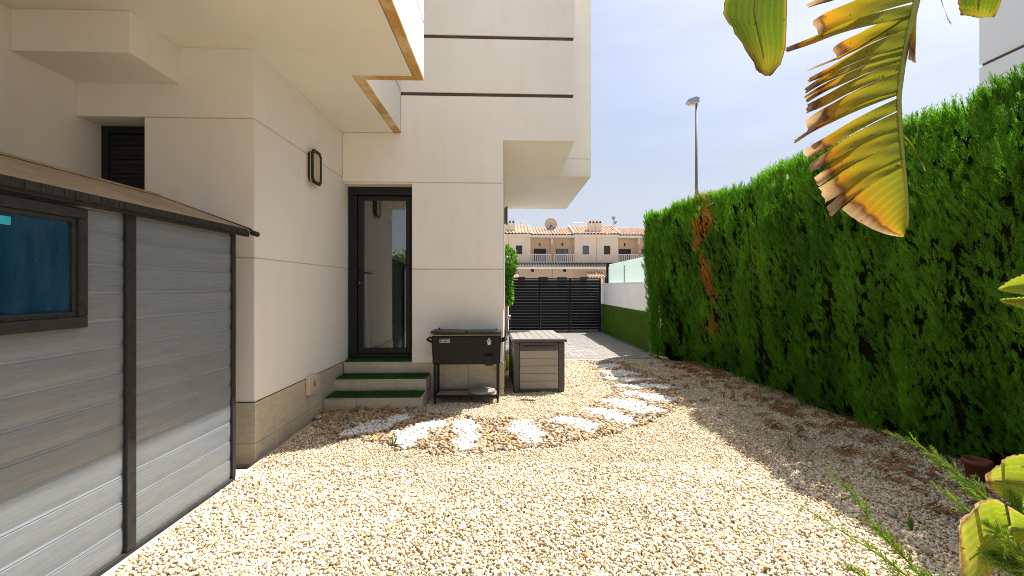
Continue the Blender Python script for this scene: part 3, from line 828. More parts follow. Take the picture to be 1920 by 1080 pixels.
MB().lathe([(0.158, 0.1125), (0.165, 0.116), (0.165, 0.138), (0.155, 0.145), (0.0, 0.147)], (-0.30, 5.67, 0), 'z', 40).build('plate', M['disc'], rd, 0, False)

# ------------------------------------------------------------------ deck box
box = empty('storage_box', (0.40, 6.68, 0), 'taupe slatted deck storage box with dark frame at the house corner', 'storage box')
BX0, BX1, BF, BB = 0.065, 0.745, 6.10, 7.25
bm_ = M['box_dark']
mb = MB().box(BX0+0.02, BX1-0.02, BF+0.02, BB-0.02, 0.012, 0.645); mb.build('inner_shell', bm_, box)
for x in (BX0, BX1-0.085):
    for y in (BF, BB-0.085): bx('corner_post', bm_, box, x, x+0.085, y, y+0.085, 0.0, 0.66, 0.012)
bx('front_rail', bm_, box, BX0+0.086, BX1-0.086, BF+0.004, BF+0.019, 0.555, 0.655, 0.003)
bx('grip_slot', M['rubber'], box, BX0+0.125, BX1-0.125, BF-0.001, BF+0.0035, 0.605, 0.622, 0.001)
bx('bottom_rail', bm_, box, BX0+0.086, BX1-0.086, BF+0.004, BF+0.019, 0.002, 0.045, 0.003)
for k in range(5):
    z0 = 0.047 + k*0.1013; bx('slat', M['box_panel'], box, BX0+0.0865, BX1-0.0865, BF+0.005, BF+0.0185, z0, z0+0.0985, 0.004)
for k in range(5):
    z0 = 0.047 + k*0.1013
    for xa, xb in ((BX0+0.005, BX0+0.0185), (BX1-0.0185, BX1-0.005)): bx('slat', bm_, box, xa, xb, BF+0.0865, BB-0.0865, z0, z0+0.0985, 0.004)
lidb = bx('lid', bm_, box, BX0-0.02, BX1+0.025, BF-0.03, BB+0.01, 0.662, 0.704, 0.008)
nsl = 7; wsl = (BX1+0.005 - (BX0-0.005)) / nsl
for k in range(nsl):
    a = BX0-0.008 + k*(BX1-BX0+0.02)/nsl
    bx('lid_board', M['box_lid'], lidb, a+0.003, a+(BX1-BX0+0.02)/nsl-0.003, BF-0.024, BB+0.004, 0.7045, 0.710, 0.002)
box.rotation_euler = (0, 0, R(2.6))

lb = empty('watering_can', (-0.0, 7.75, 0), 'lime green plastic can squeezed between house wall and storage box', 'watering can')
MB().lathe([(0.075, 0.0), (0.085, 0.02), (0.08, 0.2), (0.06, 0.24), (0.03, 0.25)], (0.075, 7.75, 0.004), 'z', 18).build('can', M['lime'], lb, 0, True)
MB().tube([(0.075, 7.68, 0.1), (0.075, 7.58, 0.2), (0.075, 7.55, 0.27)], [0.018, 0.014, 0.02], 8).build('spout', M['lime'], lb, 0, True)
MB().tube([(0.075, 7.72, 0.24), (0.075, 7.76, 0.33), (0.075, 7.83, 0.30), (0.075, 7.84, 0.12)], 0.010, 8).build('handle', M['lime'], lb, 0, True)

# ------------------------------------------------------------------ gate, gate post, neighbour wall
GY = 14.40
gate = empty('driveway_gate', (1.5, GY, 0), 'black louvred metal driveway gate across the paved drive', 'gate')
GB = M['black_metal']
for x in (0.07, 1.0, 1.955, 2.90): bx('upright', GB, gate, x, x+0.045, GY-0.03, GY+0.03, 0.04, 1.62, 0.003)
bx('top_rail', GB, gate, 0.07, 2.945, GY-0.032, GY+0.032, 1.6205, 1.665, 0.003); bx('bottom_rail', GB, gate, 0.07, 2.945, GY-0.032, GY+0.032, -0.005, 0.0395, 0.003)
for xa, xb in ((0.1155, 0.9995), (1.0455, 1.9545), (2.0005, 2.8995)):
    L = (xb-xa)/2 - 0.0005
    sm, _ = MB().prism([(-0.030, -0.043), (-0.030, 0.030), (-0.027, 0.033), (0.028, 0.042), (0.028, 0.038), (-0.025, 0.026), (-0.025, -0.043)], 'x', -L, L).mesh('slat'); sm.materials.append(GB)
    for k in range(18): place_mesh('slat', sm, ((xa+xb)/2, GY, 0.092+k*0.0865), None, gate)
bx('lock_plate', M['rubber'], gate, 2.83, 2.89, GY-0.062, GY-0.033, 0.95, 1.15, 0.004)
tag(bx('gate_post', M['concrete'], None, -0.30, 0.055, 14.25, 14.55, -0.06, 1.66, 0.01), 'pale grey pillar at the left end of the black gate', 'pillar')
sp = empty('garden_spotlight', (0.03, 13.2, 0), 'small silver spotlight on a thin stake left of the gate', 'spotlight')
MB().tube([(0.03, 13.2, -0.02), (0.03, 13.2, 0.5)], 0.012, 8).build('stake', M['pole'], sp)
MB().lathe([(0.03, -0.06), (0.06, -0.03), (0.065, 0.05), (0.05, 0.055)], (0.06, 13.2, 0.53), 'x', 16).build('head', M['steel'], sp, 0, True)

nw = empty('boundary_wall', (3.1, 11.5, 0), 'white boundary wall topped with frosted glass beside the drive', 'wall')
bx('wall', M['white_paint'], nw, 3.012, 3.22, 9.72, 14.9, -0.06, 1.475, 0.004)
bx('coping', M['white_paint'], nw, 3.0, 3.232, 9.72, 14.9, 1.4755, 1.505, 0.004)
tf = bx('turf_panel', M['turf_wall'], nw, 2.995, 3.0115, 9.72, 14.6, 0.0, 0.86, 0.004)
n = 26000
V0 = np.stack([np.full(n, 2.994), rng.uniform(9.72, 14.6, n), rng.uniform(0.01, 0.86, n)], 1)
d = np.stack([np.zeros(n), rng.normal(0, 0.003, n), rng.normal(0, 0.003, n)], 1)
tip = V0 + np.stack([-rng.uniform(0.008, 0.022, n), rng.normal(0, 0.01, n), rng.uniform(-0.035, 0.0, n)], 1)
tag(np_mesh('turf_blades', np.stack([V0-d, V0+d, tip], 1).reshape(-1, 3), np.arange(3*n).reshape(-1, 3), M['turf_wall'], tf), kind='stuff')
gy_ = [9.75, 10.23, 12.07, 13.93]
for a, b in zip(gy_[:-1], gy_[1:]): bx('glass_panel', M['frosted'], nw, 3.10, 3.112, a+0.03, b-0.03, 1.507, 2.07, 0.001)
for y in gy_: bx('glass_post', M['steel'], nw, 3.08, 3.13, y-0.022, y+0.022, 1.5055, 1.98, 0.003)
bx('end_post', M['black_metal'], nw, 3.05, 3.17, 14.0, 14.12, 1.5055, 2.13, 0.004)

# ------------------------------------------------------------------ houses across the street
def corrugated(x0, x1, y0, z0, y1, z1, pitch=0.30, amp=0.055, courses=10, seg=8):
    nc = max(2, int(round((x1-x0)/pitch))); nxs = nc*seg + 1
    xs_ = np.linspace(x0, x1, nxs); t = (xs_-x0)/(x1-x0)*nc*2*math.pi
    prof = amp*np.sin(t)
    V = []; rows = []
    for c in range(courses):
        for s_, lift in ((c/courses, 0.035), ((c+0.97)/courses, 0.0)):
            rows.append((y0+(y1-y0)*s_, z0+(z1-z0)*s_+lift))
    for yy, zz in rows:
        for i in range(nxs): V.append((xs_[i], yy, zz+prof[i]))
    F = [(j*nxs+i, j*nxs+i+1, (j+1)*nxs+i+1, (j+1)*nxs+i) for j in range(len(rows)-1) for i in range(nxs-1)]
    return V, F
def town(x_party, mir, Y0, label, rot=0, chimney=True, ground=0, group='terraced houses across the street'):
    """one terraced house; local u runs 0..4.2 from the balcony party wall to the block party wall"""
    t = empty('terraced_house', (x_party, Y0, 0), label, 'house', group)
    X = lambda u: x_party + mir*u
    def B(name, m, p, u0, u1, y0, y1, z0, z1, bev=0.01):
        a, b = sorted((X(u0), X(u1))); return bx(name, m, p, a, b, Y0+y0, Y0+y1, z0, z1, bev)
    G = 0.004
    B('wall', M['peach'], t, 2.1, 4.2-G, 0, 6.5, -0.06, 6.15)
    B('wall', M['peach'], t, G, 2.099, 1.5, 6.5, 3.5, 6.1)
    B('wall', M['peach'], t, G, 2.099, 0.02, 6.5, -0.06, 3.499)
    B('cornice', M['peach_trim'], t, 2.06, 4.2-G, -0.16, 6.4, 6.1505, 6.40, 0.03)
    B('cornice', M['peach_trim'], t, G, 2.059, 0.0, 6.4, 6.1005, 6.33, 0.03)
    B('balcony_slab', M['peach_trim'], t, G, 2.099, -0.05, 1.499, 3.50, 3.80, 0.02)
    rail = B('balustrade', M['peach_trim'], t, G, 2.095, 0.0, 0.14, 4.44, 4.53, 0.01)
    for i in range(11):
        u = 0.12 + i*0.185; B('baluster', M['peach_trim'], rail, u, u+0.085, 0.03, 0.11, 3.8005, 4.4395, 0.015)
    B('column', M['ochre'], t, G, 0.13, 0.0, 0.3, 3.801, 5.45, 0.02)
    B('divider', M['peach'], t, G, 0.10, 0.301, 1.499, 3.801, 6.09, 0.01)
    for (u0, u1, ya, yb) in ((2.0, 4.2-G, -0.35, 3.6), (0.01, 1.99, -0.12, 3.6)):
        a, b = sorted((X(u0), X(u1)))
        ze, zr = (6.45, 7.72) if u0 > 1 else (6.38, 7.48)
        V, F = corrugated(a, b, Y0+ya, ze, Y0+yb, zr)
        np_mesh('roof', V, F, M['roof_tile'], t, True)
        V2, F2 = corrugated(a, b, Y0+7.4, ze, Y0+yb, zr, 0.3, 0.055, 3)
        np_mesh('roof', V2, F2, M['roof_tile'], t, True)
    a, b = sorted((X(1.985), X(2.02)))
    MB().prism([(Y0-0.35, 6.40), (Y0+3.6, 6.40), (Y0+3.6, 7.78), (Y0-0.35, 6.53)], 'x', a, b).build('verge', M['peach_trim'], t)
    # windows and balcony doors
    def opening(u0, u1, y, z0, z1, shut, split=True):
        f = B('window', M['peach_trim'], t, u0-0.07, u1+0.07, y-0.03, y-0.001, z0-0.07, z1+0.07, 0.01)
        B('frame', M['shutter'], f, u0, u1, y-0.06, y-0.031, z0, z1, 0.005)
        if shut:
            z = z0+0.04
            while z < z1-0.08:
                B('slat', M['shutter'], f, u0+0.03, u1-0.03, y-0.078, y-0.0605, z, z+0.07, 0.004); z += 0.09
        else:
            m_ = (u0+u1)/2
            for p, q in ((u0+0.05, m_-0.03), (m_+0.03, u1-0.05)): B('pane', M['town_glass'], f, p, q, y-0.068, y-0.0605, z0+0.06, z1-0.06, 0)
    shut_a = mir < 0
    opening(2.88, 3.48, 0, 4.50, 5.32, label.find('shuttered') >= 0)
    opening(0.50, 1.70, 1.5, 3.81, 5.15, mir < 0)
    opening(0.45, 1.35, 0.02, 1.0, 2.35, mir < 0); opening(2.6, 3.4, 0, 1.0, 2.35, mir < 0)
    MB().lathe([(0.0, 0), (0.16, 0.0), (0.16, -0.04), (0.10, -0.05)], (X(1.9 if mir < 0 else 1.15), Y0+0.018, 2.95), 'y', 14).build('vent', M['shutter'], t)
    lt = B('lantern', M['shutter'], t, 1.05, 1.17, 1.36, 1.499, 5.42, 5.72, 0.03)
    # canopy over the ground floor
    a, b = sorted((X(G), X(4.2-G)))
    V, F = corrugated(a, b, Y0-1.9, 3.30, Y0-0.06, 3.68, 0.24, 0.06, 3)
    np_mesh('canopy', V, F, M['green_canopy'], t, True)
    bx('canopy_beam', M['peach_trim'], t, a, b, Y0-1.85, Y0-1.72, 3.02, 3.19, 0.01)
    B('downpipe', M['peach_trim'], t, 0.03, 0.10, -0.06, 0.0195, 0, 3.0, 0.01)
    if chimney:
        ch = B('chimney', M['peach'], t, 3.55, 4.2-G, 0.55, 1.3, 6.6, 7.55, 0.02)
        for q in (3.60, 3.92):
            aa, bb = sorted((X(q), X(q+0.24)))
            MB().prism([(aa, 7.551), (bb, 7.551), (bb, 7.66), ((aa+bb)/2, 7.86), (aa, 7.66)], 'y', Y0+0.6, Y0+1.25).build('chimney_cap', M['roof_tile'], ch)
            MB().prism([(aa+0.05, 7.56), (bb-0.05, 7.56), (bb-0.05, 7.64), ((aa+bb)/2, 7.76), (aa+0.05, 7.64)], 'y', Y0+0.59, Y0+0.5995).build('chimney_vent', M['rubber'], ch)
    if rot:
        t.rotation_euler = (0, 0, rot)
    return t
TY = 44
town(4.38, -1, TY, 'peach terraced house above the gate, closest to the white house corner, windows shuttered')
town(4.38, 1, TY, 'peach terraced house behind the middle of the gate, glazed balcony door')
town(12.79, -1, TY, 'peach terraced house behind the right gate end, shuttered window beside chimney')
town(12.79, 1, TY, 'peach terraced house partly hidden by the far end of the tall hedge')
town(-4.02, 1, TY, 'peach terraced house mostly hidden behind the white house corner, shuttered')
# porch roofs, dish, aerials
for (px0, px1, lbl) in ((961, 973, 'small tiled porch roof beside the climbing plant above the gate'), (1101, 1133, 'small tiled porch roof above the right end of the gate')):
    a = atY(px0, 510, 41.6); b = atY(px1, 519, 41.6)
    pr = empty('porch_roof', (a.x, 41.8, b.z), lbl, 'porch roof', 'porch roofs')
    V, F = corrugated(a.x, b.x, 41.2, b.z, 42.6, b.z+0.48, 0.26, 0.06, 4)
    np_mesh('tiles', V, F, M['roof_tile'], pr, True)
    bx('lintel', M['peach'], pr, a.x+0.1, b.x-0.1, 41.6, 42.6, 0-0.05, b.z-0.08, 0.02)
c = atY(1033, 423, 46.5)
sdish = empty('satellite_dish', (c.x, 46.5, 7.3), 'large beige satellite dish on the middle roof', 'satellite dish')
MB().lathe([(0.02, 0.16), (0.35, 0.11), (0.62, 0.0), (0.64, 0.01), (0.36, 0.14), (0.02, 0.19)], (c.x, 46.4, c.z+0.15), 'y', 28).build('reflector', M['dish'], sdish, 0, True)
mb = MB().tube([(c.x, 46.55, 7.0), (c.x, 46.55, c.z+0.1)], 0.06, 8).tube([(c.x-0.3, 46.4, c.z-0.3), (c.x, 45.75, c.z-0.1), (c.x+0.3, 46.4, c.z-0.3)], 0.035, 6)
mb.build('mount', M['shutter'], sdish)
c = atY(1151, 430, 47)
mast = empty('roof_mast', (c.x, 47, 7.4), 'thin roof mast with two small round aerials, right of the chimney', 'aerial')
MB().tube([(c.x, 47, 6.9), (c.x, 47, 8.45)], 0.04, 8).build('mast_pole', M['steel'], mast)
MB().lathe([(0.02, 0.06), (0.2, 0.0), (0.19, -0.02), (0.02, 0.03)], (c.x-0.06, 46.9, 8.42), 'y', 16).build('aerial_dish', M['steel'], mast); MB().lathe([(0.02, 0.06), (0.18, 0.0), (0.17, -0.02), (0.02, 0.03)], (c.x+0.1, 46.9, 8.0), 'y', 16).build('aerial_dish', M['steel'], mast)
for px0, px1, py0, lbl in ((1076, 1091, 424, 'boxy roof vent with a flat aerial left of the double chimney'), (968, 983, 422, 'boxy roof vent with a thin aerial above the climbing plant')):
    a = atY(px0, py0, 48.2); b = atY(px1, py0+8, 48.2)
    rv = empty('roof_vent', ((a.x+b.x)/2, 48.2, 7.0), lbl, 'roof vent', 'roof vents')
    bx('stack', M['peach_trim'], rv, a.x, b.x, 48.0, 48.5, 6.7, a.z, 0.03)
    mb = MB().tube([((a.x+b.x)/2, 48.2, a.z), ((a.x+b.x)/2, 48.2, a.z+0.35)], 0.025, 6).tube([(a.x, 48.2, a.z+0.35), (b.x+0.2, 48.2, a.z+0.35)], 0.03, 6)
    for q in range(5): mb.tube([(a.x+q*0.2, 48.0, a.z+0.35), (a.x+q*0.2, 48.4, a.z+0.35)], 0.015, 5)
    mb.build('aerial', M['steel'], rv)

# street lamp
lx, ly = 8.31, 20.0
sl = empty('street_lamp', (lx, ly, 0), 'tall grey street lamp rising behind the hedge', 'street lamp')
MB().tube([(lx, ly, -0.05), (lx, ly, 4.5), (lx, ly, 9.45)], [0.085, 0.07, 0.05], 12).build('pole', M['pole'], sl, 0, True)
hd = MB().prism([(lx+0.09, 9.42), (lx+0.09, 9.68), (lx-0.05, 9.70), (lx-0.38, 9.58), (lx-0.46, 9.42), (lx-0.30, 9.36)], 'y', ly-0.14, ly+0.14).build('lamp_head', M['steel'], sl, 0.03, False, 2)
MB().prism([(lx-0.02, 9.40), (lx-0.04, 9.375), (lx-0.28, 9.335), (lx-0.36, 9.355)], 'y', ly-0.10, ly+0.10).build('lens', M['lamp_glass'], hd)

# neighbour house on the right
nh = empty('neighbour_house', (9.5, 3.0, 0), 'pale bluish white house wall behind the hedge at top right', 'house')
bx('wall', M['neighbour'], nh, 8.0, 14, -5, 7.56, -0.06, 5.10, 0.005); bx('wall', M['neighbour'], nh, 8.0, 14, -5, 7.56, 5.15, 9.5, 0.005)
bx('groove', M['groove'], nh, 8.03, 13.9, -4.95, 7.53, 5.1005, 5.1495, 0)

# ------------------------------------------------------------------ gravel, pebbles, marble chips
def in_poly(px_, py_, poly):
    inside = np.zeros(len(px_), dtype=bool); n = len(poly); j = n-1
    for i in range(n):
        xi, yi = poly[i]; xj, yj = poly[j]
        c = ((yi > py_) != (yj > py_)) & (px_ < (xj-xi)*(py_-yi)/((yj-yi)+1e-12)+xi)
        inside ^= c; j = i
    return inside
def G(pts): return [tuple(atG(*p)[:2]) for p in pts]
BAND = G([(598,814),(630,824),(690,824),(735,840),(800,845),(850,850),(960,847),(1010,848),(1050,838),(1100,827),(1165,809),(1215,791),(1262,774),(1277,756),(1272,735),(1247,712),(1205,695),(1172,682),(1150,677.5),
          (1105,679),(1108,690),(1122,700),(1148,722),(1152,735),(1130,750),(1095,764),(1060,774),(1000,784),(950,784),(900,786),(860,784),(800,777),(770,771),(598,768)])
WHITE = [G(q) for q in (
    [(1108,686),(1140,683.5),(1170,687.5),(1150,692),(1118,691)],
    [(1117,700),(1140,695.5),(1180,695.5),(1205,701),(1170,704),(1135,703.5)],
    [(1128,709),(1150,706.5),(1190,709),(1239,711),(1225,715),(1160,717)],
    [(1150,725),(1170,725),(1230,724),(1267,726),(1262,732),(1220,732.5),(1165,730)],
    [(1162,742),(1180,739),(1230,745),(1272,751),(1264,756),(1225,755),(1175,747)],
    [(1123,757),(1150,750),(1185,754),(1247,773),(1230,778),(1200,777),(1160,768)],
    [(1086,770),(1105,766),(1150,774),(1200,795),(1180,798),(1135,789)],
    [(1026,789),(1055,783),(1090,791),(1127,803),(1118,812),(1100,814),(1070,804),(1043,800)],
    [(946,803),(965,792),(1000,792),(1007,812),(1022,825),(1012,840),(988,837),(970,816)],
    [(850,800),(858,791),(892,793),(899,810),(895,838),(870,852),(856,846),(853,820)],
    [(738,834),(742,815),(790,796),(834,790),(837,798),(797,820),(782,834),(755,842)],
    [(632,819),(655,806),(700,793),(745,780),(770,783),(747,798),(690,814),(650,820)])]
phi = (1+5**0.5)/2
ICO_V = np.array([(-1,phi,0),(1,phi,0),(-1,-phi,0),(1,-phi,0),(0,-1,phi),(0,1,phi),(0,-1,-phi),(0,1,-phi),(phi,0,-1),(phi,0,1),(-phi,0,-1),(-phi,0,1)], float)/math.hypot(1, phi)
ICO_F = np.array([(0,11,5),(0,5,1),(0,1,7),(0,7,10),(0,10,11),(1,5,9),(5,11,4),(11,10,2),(10,7,6),(7,1,8),(3,9,4),(3,4,2),(3,2,6),(3,6,8),(3,8,9),(4,9,5),(2,4,11),(6,2,10),(8,6,7),(9,8,1)])
CUB_V = np.array([(-1,-1,-1),(1,-1,-1),(1,1,-1),(-1,1,-1),(-1,-1,1),(1,-1,1),(1,1,1),(-1,1,1)], float)*0.72
CUB_F = np.array([(0,2,1),(0,3,2),(4,5,6),(4,6,7),(0,1,5),(0,5,4),(1,2,6),(1,6,5),(2,3,7),(2,7,6),(3,0,4),(3,4,7)])
OCT_V = np.array([(1,0.2,0),(-1,-0.2,0.1),(0.2,1,0),(-0.2,-1,0),(0.1,0,1),(0,0.1,-1)], float)*1.12
OCT_F = np.array([(0,2,4),(2,1,4),(1,3,4),(3,0,4),(2,0,5),(1,2,5),(3,1,5),(0,3,5)])
def stones(pos, size, BV, BF, jit, flat, tilt):
    n = len(pos); k = len(BV)
    v = BV[None] * (1 + rng.normal(0, jit, (n, k, 1))) + rng.normal(0, jit*0.5, (n, k, 3))
    sc_ = np.stack([rng.uniform(0.85, 1.35, n), rng.uniform(0.65, 1.0, n), rng.uniform(*flat, n)], 1)*size[:, None]
    v *= sc_[:, None, :]
    a = rng.uniform(0, 2*np.pi, n); b = rng.normal(0, tilt, n); c = rng.normal(0, tilt, n)
    def rot(v, ang, i, j):
        x = v[..., i].copy(); y = v[..., j].copy(); cs = np.cos(ang)[:, None]; sn = np.sin(ang)[:, None]
        v[..., i] = x*cs - y*sn; v[..., j] = x*sn + y*cs
    rot(v, b, 1, 2); rot(v, c, 0, 2); rot(v, a, 0, 1)
    v += pos[:, None, :]
    F = (BF[None] + (np.arange(n)*k)[:, None, None]).reshape(-1, 3)
    return v.reshape(-1, 3), F
def grid_pts(x0, x1, y0, y1, cell):
    gx, gy = np.meshgrid(np.arange(x0, x1, cell), np.arange(y0, y1, cell))
    x = gx.ravel() + rng.uniform(-0.55, 0.55, gx.size)*cell; y = gy.ravel() + rng.uniform(-0.55, 0.55, gx.size)*cell
    return x, y
def blocked(x, y):
    b = (x < SX+0.028+0.012*np.sin(y*9)) & (y < 3.61); b |= (x < XA+0.01) & (y > YA-0.02)
    b |= (x < -0.945) & (y > 5.24); b |= (x < XC+0.01) & (y > YW-0.01); b |= (y < 3.86) & (x < -2.0)
    return b
def white_in(x, y):
    m_ = np.zeros(len(x), dtype=bool)
    for q in WHITE: m_ |= in_poly(x, y, q)
    return m_
wob = lambda x, y: (x + 0.03*np.sin(y*23)+0.02*np.sin(x*41+y*17), y + 0.03*np.sin(x*19)+0.02*np.sin(y*37-x*11))
Vs = []; Fs = []; off = 0
for (y0, y1, cell, BV, BF, jit) in ((1.65, 3.6, 0.0140, CUB_V, CUB_F, 0.20), (3.6, 6.0, 0.0155, OCT_V, OCT_F, 0.16), (6.0, 8.76, 0.0195, OCT_V, OCT_F, 0.16)):
    x, y = grid_pts(-1.95, 3.62, y0, y1, cell)
    wx, wy = wob(x, y)
    keep = ~blocked(x, y) & ~(in_poly(wx, wy, BAND) & (rng.random(len(x)) > 0.06)) & ~white_in(wx, wy)
    keep &= y < 8.745
    x, y = x[keep], y[keep]; n = len(x)
    pos = np.stack([x, y, gz(x, y) + rng.uniform(-0.006, 0.006, n)], 1)
    v, f = stones(pos, np.clip(rng.lognormal(-4.78 if y0 < 5 else -4.62, 0.27, n), 0.0045, 0.019), BV, BF, jit, (0.45, 0.95), 0.6)
    Vs.append(v); Fs.append(f+off); off += len(v)
tag(np_mesh('beige_gravel', np.concatenate(Vs), np.concatenate(Fs), M['gravel']), 'pale beige crushed stone gravel covering the side yard', 'gravel', kind='stuff')
x, y = grid_pts(-2.1, 2.9, 3.8, 8.74, 0.031)
wx, wy = wob(x, y)
keep = in_poly(wx, wy, BAND) & ~blocked(x, y) & ~(white_in(wx, wy) & (rng.random(len(x)) > 0.07))
x, y = x[keep], y[keep]; n = len(x)
pos = np.stack([x, y, gz(x, y) + 0.006 + rng.uniform(-0.004, 0.008, n)], 1)
v, f = stones(pos, rng.uniform(0.016, 0.030, n), ICO_V, ICO_F, 0.07, (0.45, 0.8), 0.3)
tag(np_mesh('brown_pebbles', v, f, M['pebble'], None, True), 'rounded brown and grey river pebbles bordering the curved stepping path', 'pebbles', kind='stuff')
x, y = grid_pts(-2.1, 2.9, 3.8, 8.74, 0.023)
wx, wy = wob(x, y)
keep = white_in(wx, wy) & ~blocked(x, y) & (rng.random(len(x)) > 0.05)
x, y = x[keep], y[keep]; n = len(x)
pos = np.stack([x, y, gz(x, y) + 0.010 + rng.uniform(-0.004, 0.010, n)], 1)
v, f = stones(pos, rng.uniform(0.013, 0.023, n), ICO_V, ICO_F, 0.10, (0.6, 0.9), 0.4)
tag(np_mesh('white_stones', v, f, M['marble']), 'bright white stone chips laid in tongues across the brown pebble path', 'stones', kind='stuff')

# ------------------------------------------------------------------ conifer foliage
def spray_template(pairs, needles, seed):
    """a flat feathery spray, unit length along +z, in the x-z plane; triangles"""
    r_ = random.Random(seed); V = []
    def tri(a, b, c): V.extend([a, b, c])
    def sliver(p, d, L, wd, y0):
        q = Vector((-d.z, 0, d.x))*wd
        tip = p + d*L + Vector((0, y0*L, 0)); m_ = p + d*L*0.45
        tri(p, m_+q, tip); tri(p, tip, m_-q)
    sliver(Vector((0,0,0)), Vector((0,0,1)), 1.0, 0.018, 0.1)
    for i in range(pairs):
        t = 0.08 + 0.86*i/pairs
        for s_ in (-1, 1):
            ang = R(r_.uniform(17, 36)); d = Vector((s_*math.sin(ang), 0, math.cos(ang)))
            L = (0.38*(1-t)**0.75 + 0.08)*r_.uniform(0.75, 1.2); b = Vector((0, r_.uniform(-0.03, 0.03), t + r_.uniform(-0.02, 0.02)))
            yb = r_.uniform(-0.3, 0.3)
            sliver(b, d, L, 0.020, yb)
            for k in range(needles):
                u = (k+0.8)/(needles+0.8); p = b + d*L*u + Vector((0, yb*L*u, 0))
                for s2 in (-1, 1):
                    a2 = ang*s_ + s2*R(r_.uniform(22, 38)); d2 = Vector((math.sin(a2), r_.uniform(-0.2, 0.2), math.cos(a2)))
                    q = Vector((-d2.z, 0, d2.x))*0.016; l2 = L*0.36*(1-u*0.5)
                    tri(p-q, p+q, p+d2*l2)
    return np.array([tuple(v) for v in V])
def scatter(tpl, pos, dirs, size, roll):
    n = len(pos)
    d = dirs/np.linalg.norm(dirs, axis=1, keepdims=True)
    ref = np.tile(np.array([[1.0, 0.0, 0.0]]), (n, 1)); ref[np.abs(d[:,0]) > 0.9] = (0, 1, 0)
    e1 = np.cross(d, ref); e1 /= np.linalg.norm(e1, axis=1, keepdims=True); e2 = np.cross(d, e1)
    c = np.cos(roll)[:, None]; s_ = np.sin(roll)[:, None]
    a = e1*c + e2*s_; b = -e1*s_ + e2*c
    v = tpl[None, :, 0:1]*a[:, None] + tpl[None, :, 1:2]*b[:, None] + tpl[None, :, 2:3]*d[:, None]
    return (v*size[:, None, None] + pos[:, None]).reshape(-1, 3)

HY0, HY1, HZ = 0.4, 9.75, 2.82
def hedge_x(y, z):
    """face of the hedge: leans out towards the top, one bulge per cypress"""
    t = np.clip(z/HZ, 0, 1)
    base = 3.42 - 0.31*t**0.8
    col = 0.13*np.abs(np.sin((y*1.32 + 0.25*np.sin(z*1.1+y))*math.pi))**0.7
    lump = 0.035*np.sin(y*5.1+z*2.3)+0.03*np.sin(y*9.7-z*5.9)+0.02*np.sin(z*13+y*3)
    sm = lambda a, b: (lambda q: q*q*(3-2*q))(np.clip((y-a)/(b-a), 0, 1))
    end = np.clip((y-9.15)/0.5, 0, 1)**2*0.45 - sm(6.3, 7.8)*(0.06 + 0.27*t**0.6) - sm(7.9, 8.9)*(1-t)*0.46
    return base - col - lump + end + 0.13
def hedge_top(y):
    return HZ - 0.02 + 0.03*np.sin(y*2.9) + 0.02*np.sin(y*7.3+1) - 0.13*np.clip((4.2-y)/1.6, 0, 1) - np.clip((y-9.2)/0.55, 0, 1)**2*0.25
hedge = empty('cypress_hedge', (3.9, 5.0, 0), 'tall dense green cypress hedge along the right side of the yard', 'hedge')
# solid hull behind the sprays, coloured near-black for the shade inside the hedge
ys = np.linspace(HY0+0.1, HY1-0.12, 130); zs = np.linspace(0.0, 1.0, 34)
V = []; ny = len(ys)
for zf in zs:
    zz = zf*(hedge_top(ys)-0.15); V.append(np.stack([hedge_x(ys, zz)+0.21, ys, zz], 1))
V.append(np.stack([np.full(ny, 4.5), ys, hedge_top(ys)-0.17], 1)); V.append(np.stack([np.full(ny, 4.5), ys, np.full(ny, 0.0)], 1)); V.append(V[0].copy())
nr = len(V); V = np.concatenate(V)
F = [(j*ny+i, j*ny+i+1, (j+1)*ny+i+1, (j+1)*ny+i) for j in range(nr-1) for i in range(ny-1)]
np_mesh('shade_core', V, F, M['hedge_core'], hedge, True)
for k in range(12):
    yy = 0.9 + k*0.76 + random.uniform(-0.08, 0.08); xx = 3.72 + random.uniform(-0.06, 0.06)
    MB().tube([(xx, yy, -0.05), (xx+0.02, yy+0.02, 0.6), (xx+0.05, yy, 2.2)], [0.05, 0.042, 0.02], 8).build('trunk', M['bark'], hedge, 0, True)
def dry_mask(y, z):
    c = 7.12 + 0.07*np.sin(z*4.1)
    w_ = np.where(z > 1.25, 0.15 + 0.06*np.sin(z*9), 0.05 + 0.04*np.sin(z*11))
    return (np.abs(y-c) < w_) & (z < 2.95) & (z > 0.3)
tpls = [spray_template(7, 1, 1), spray_template(7, 1, 2), spray_template(8, 1, 3)]
tpls_far = [spray_template(7, 0, 4), spray_template(6, 0, 5)]
G_V = []; D_V = []
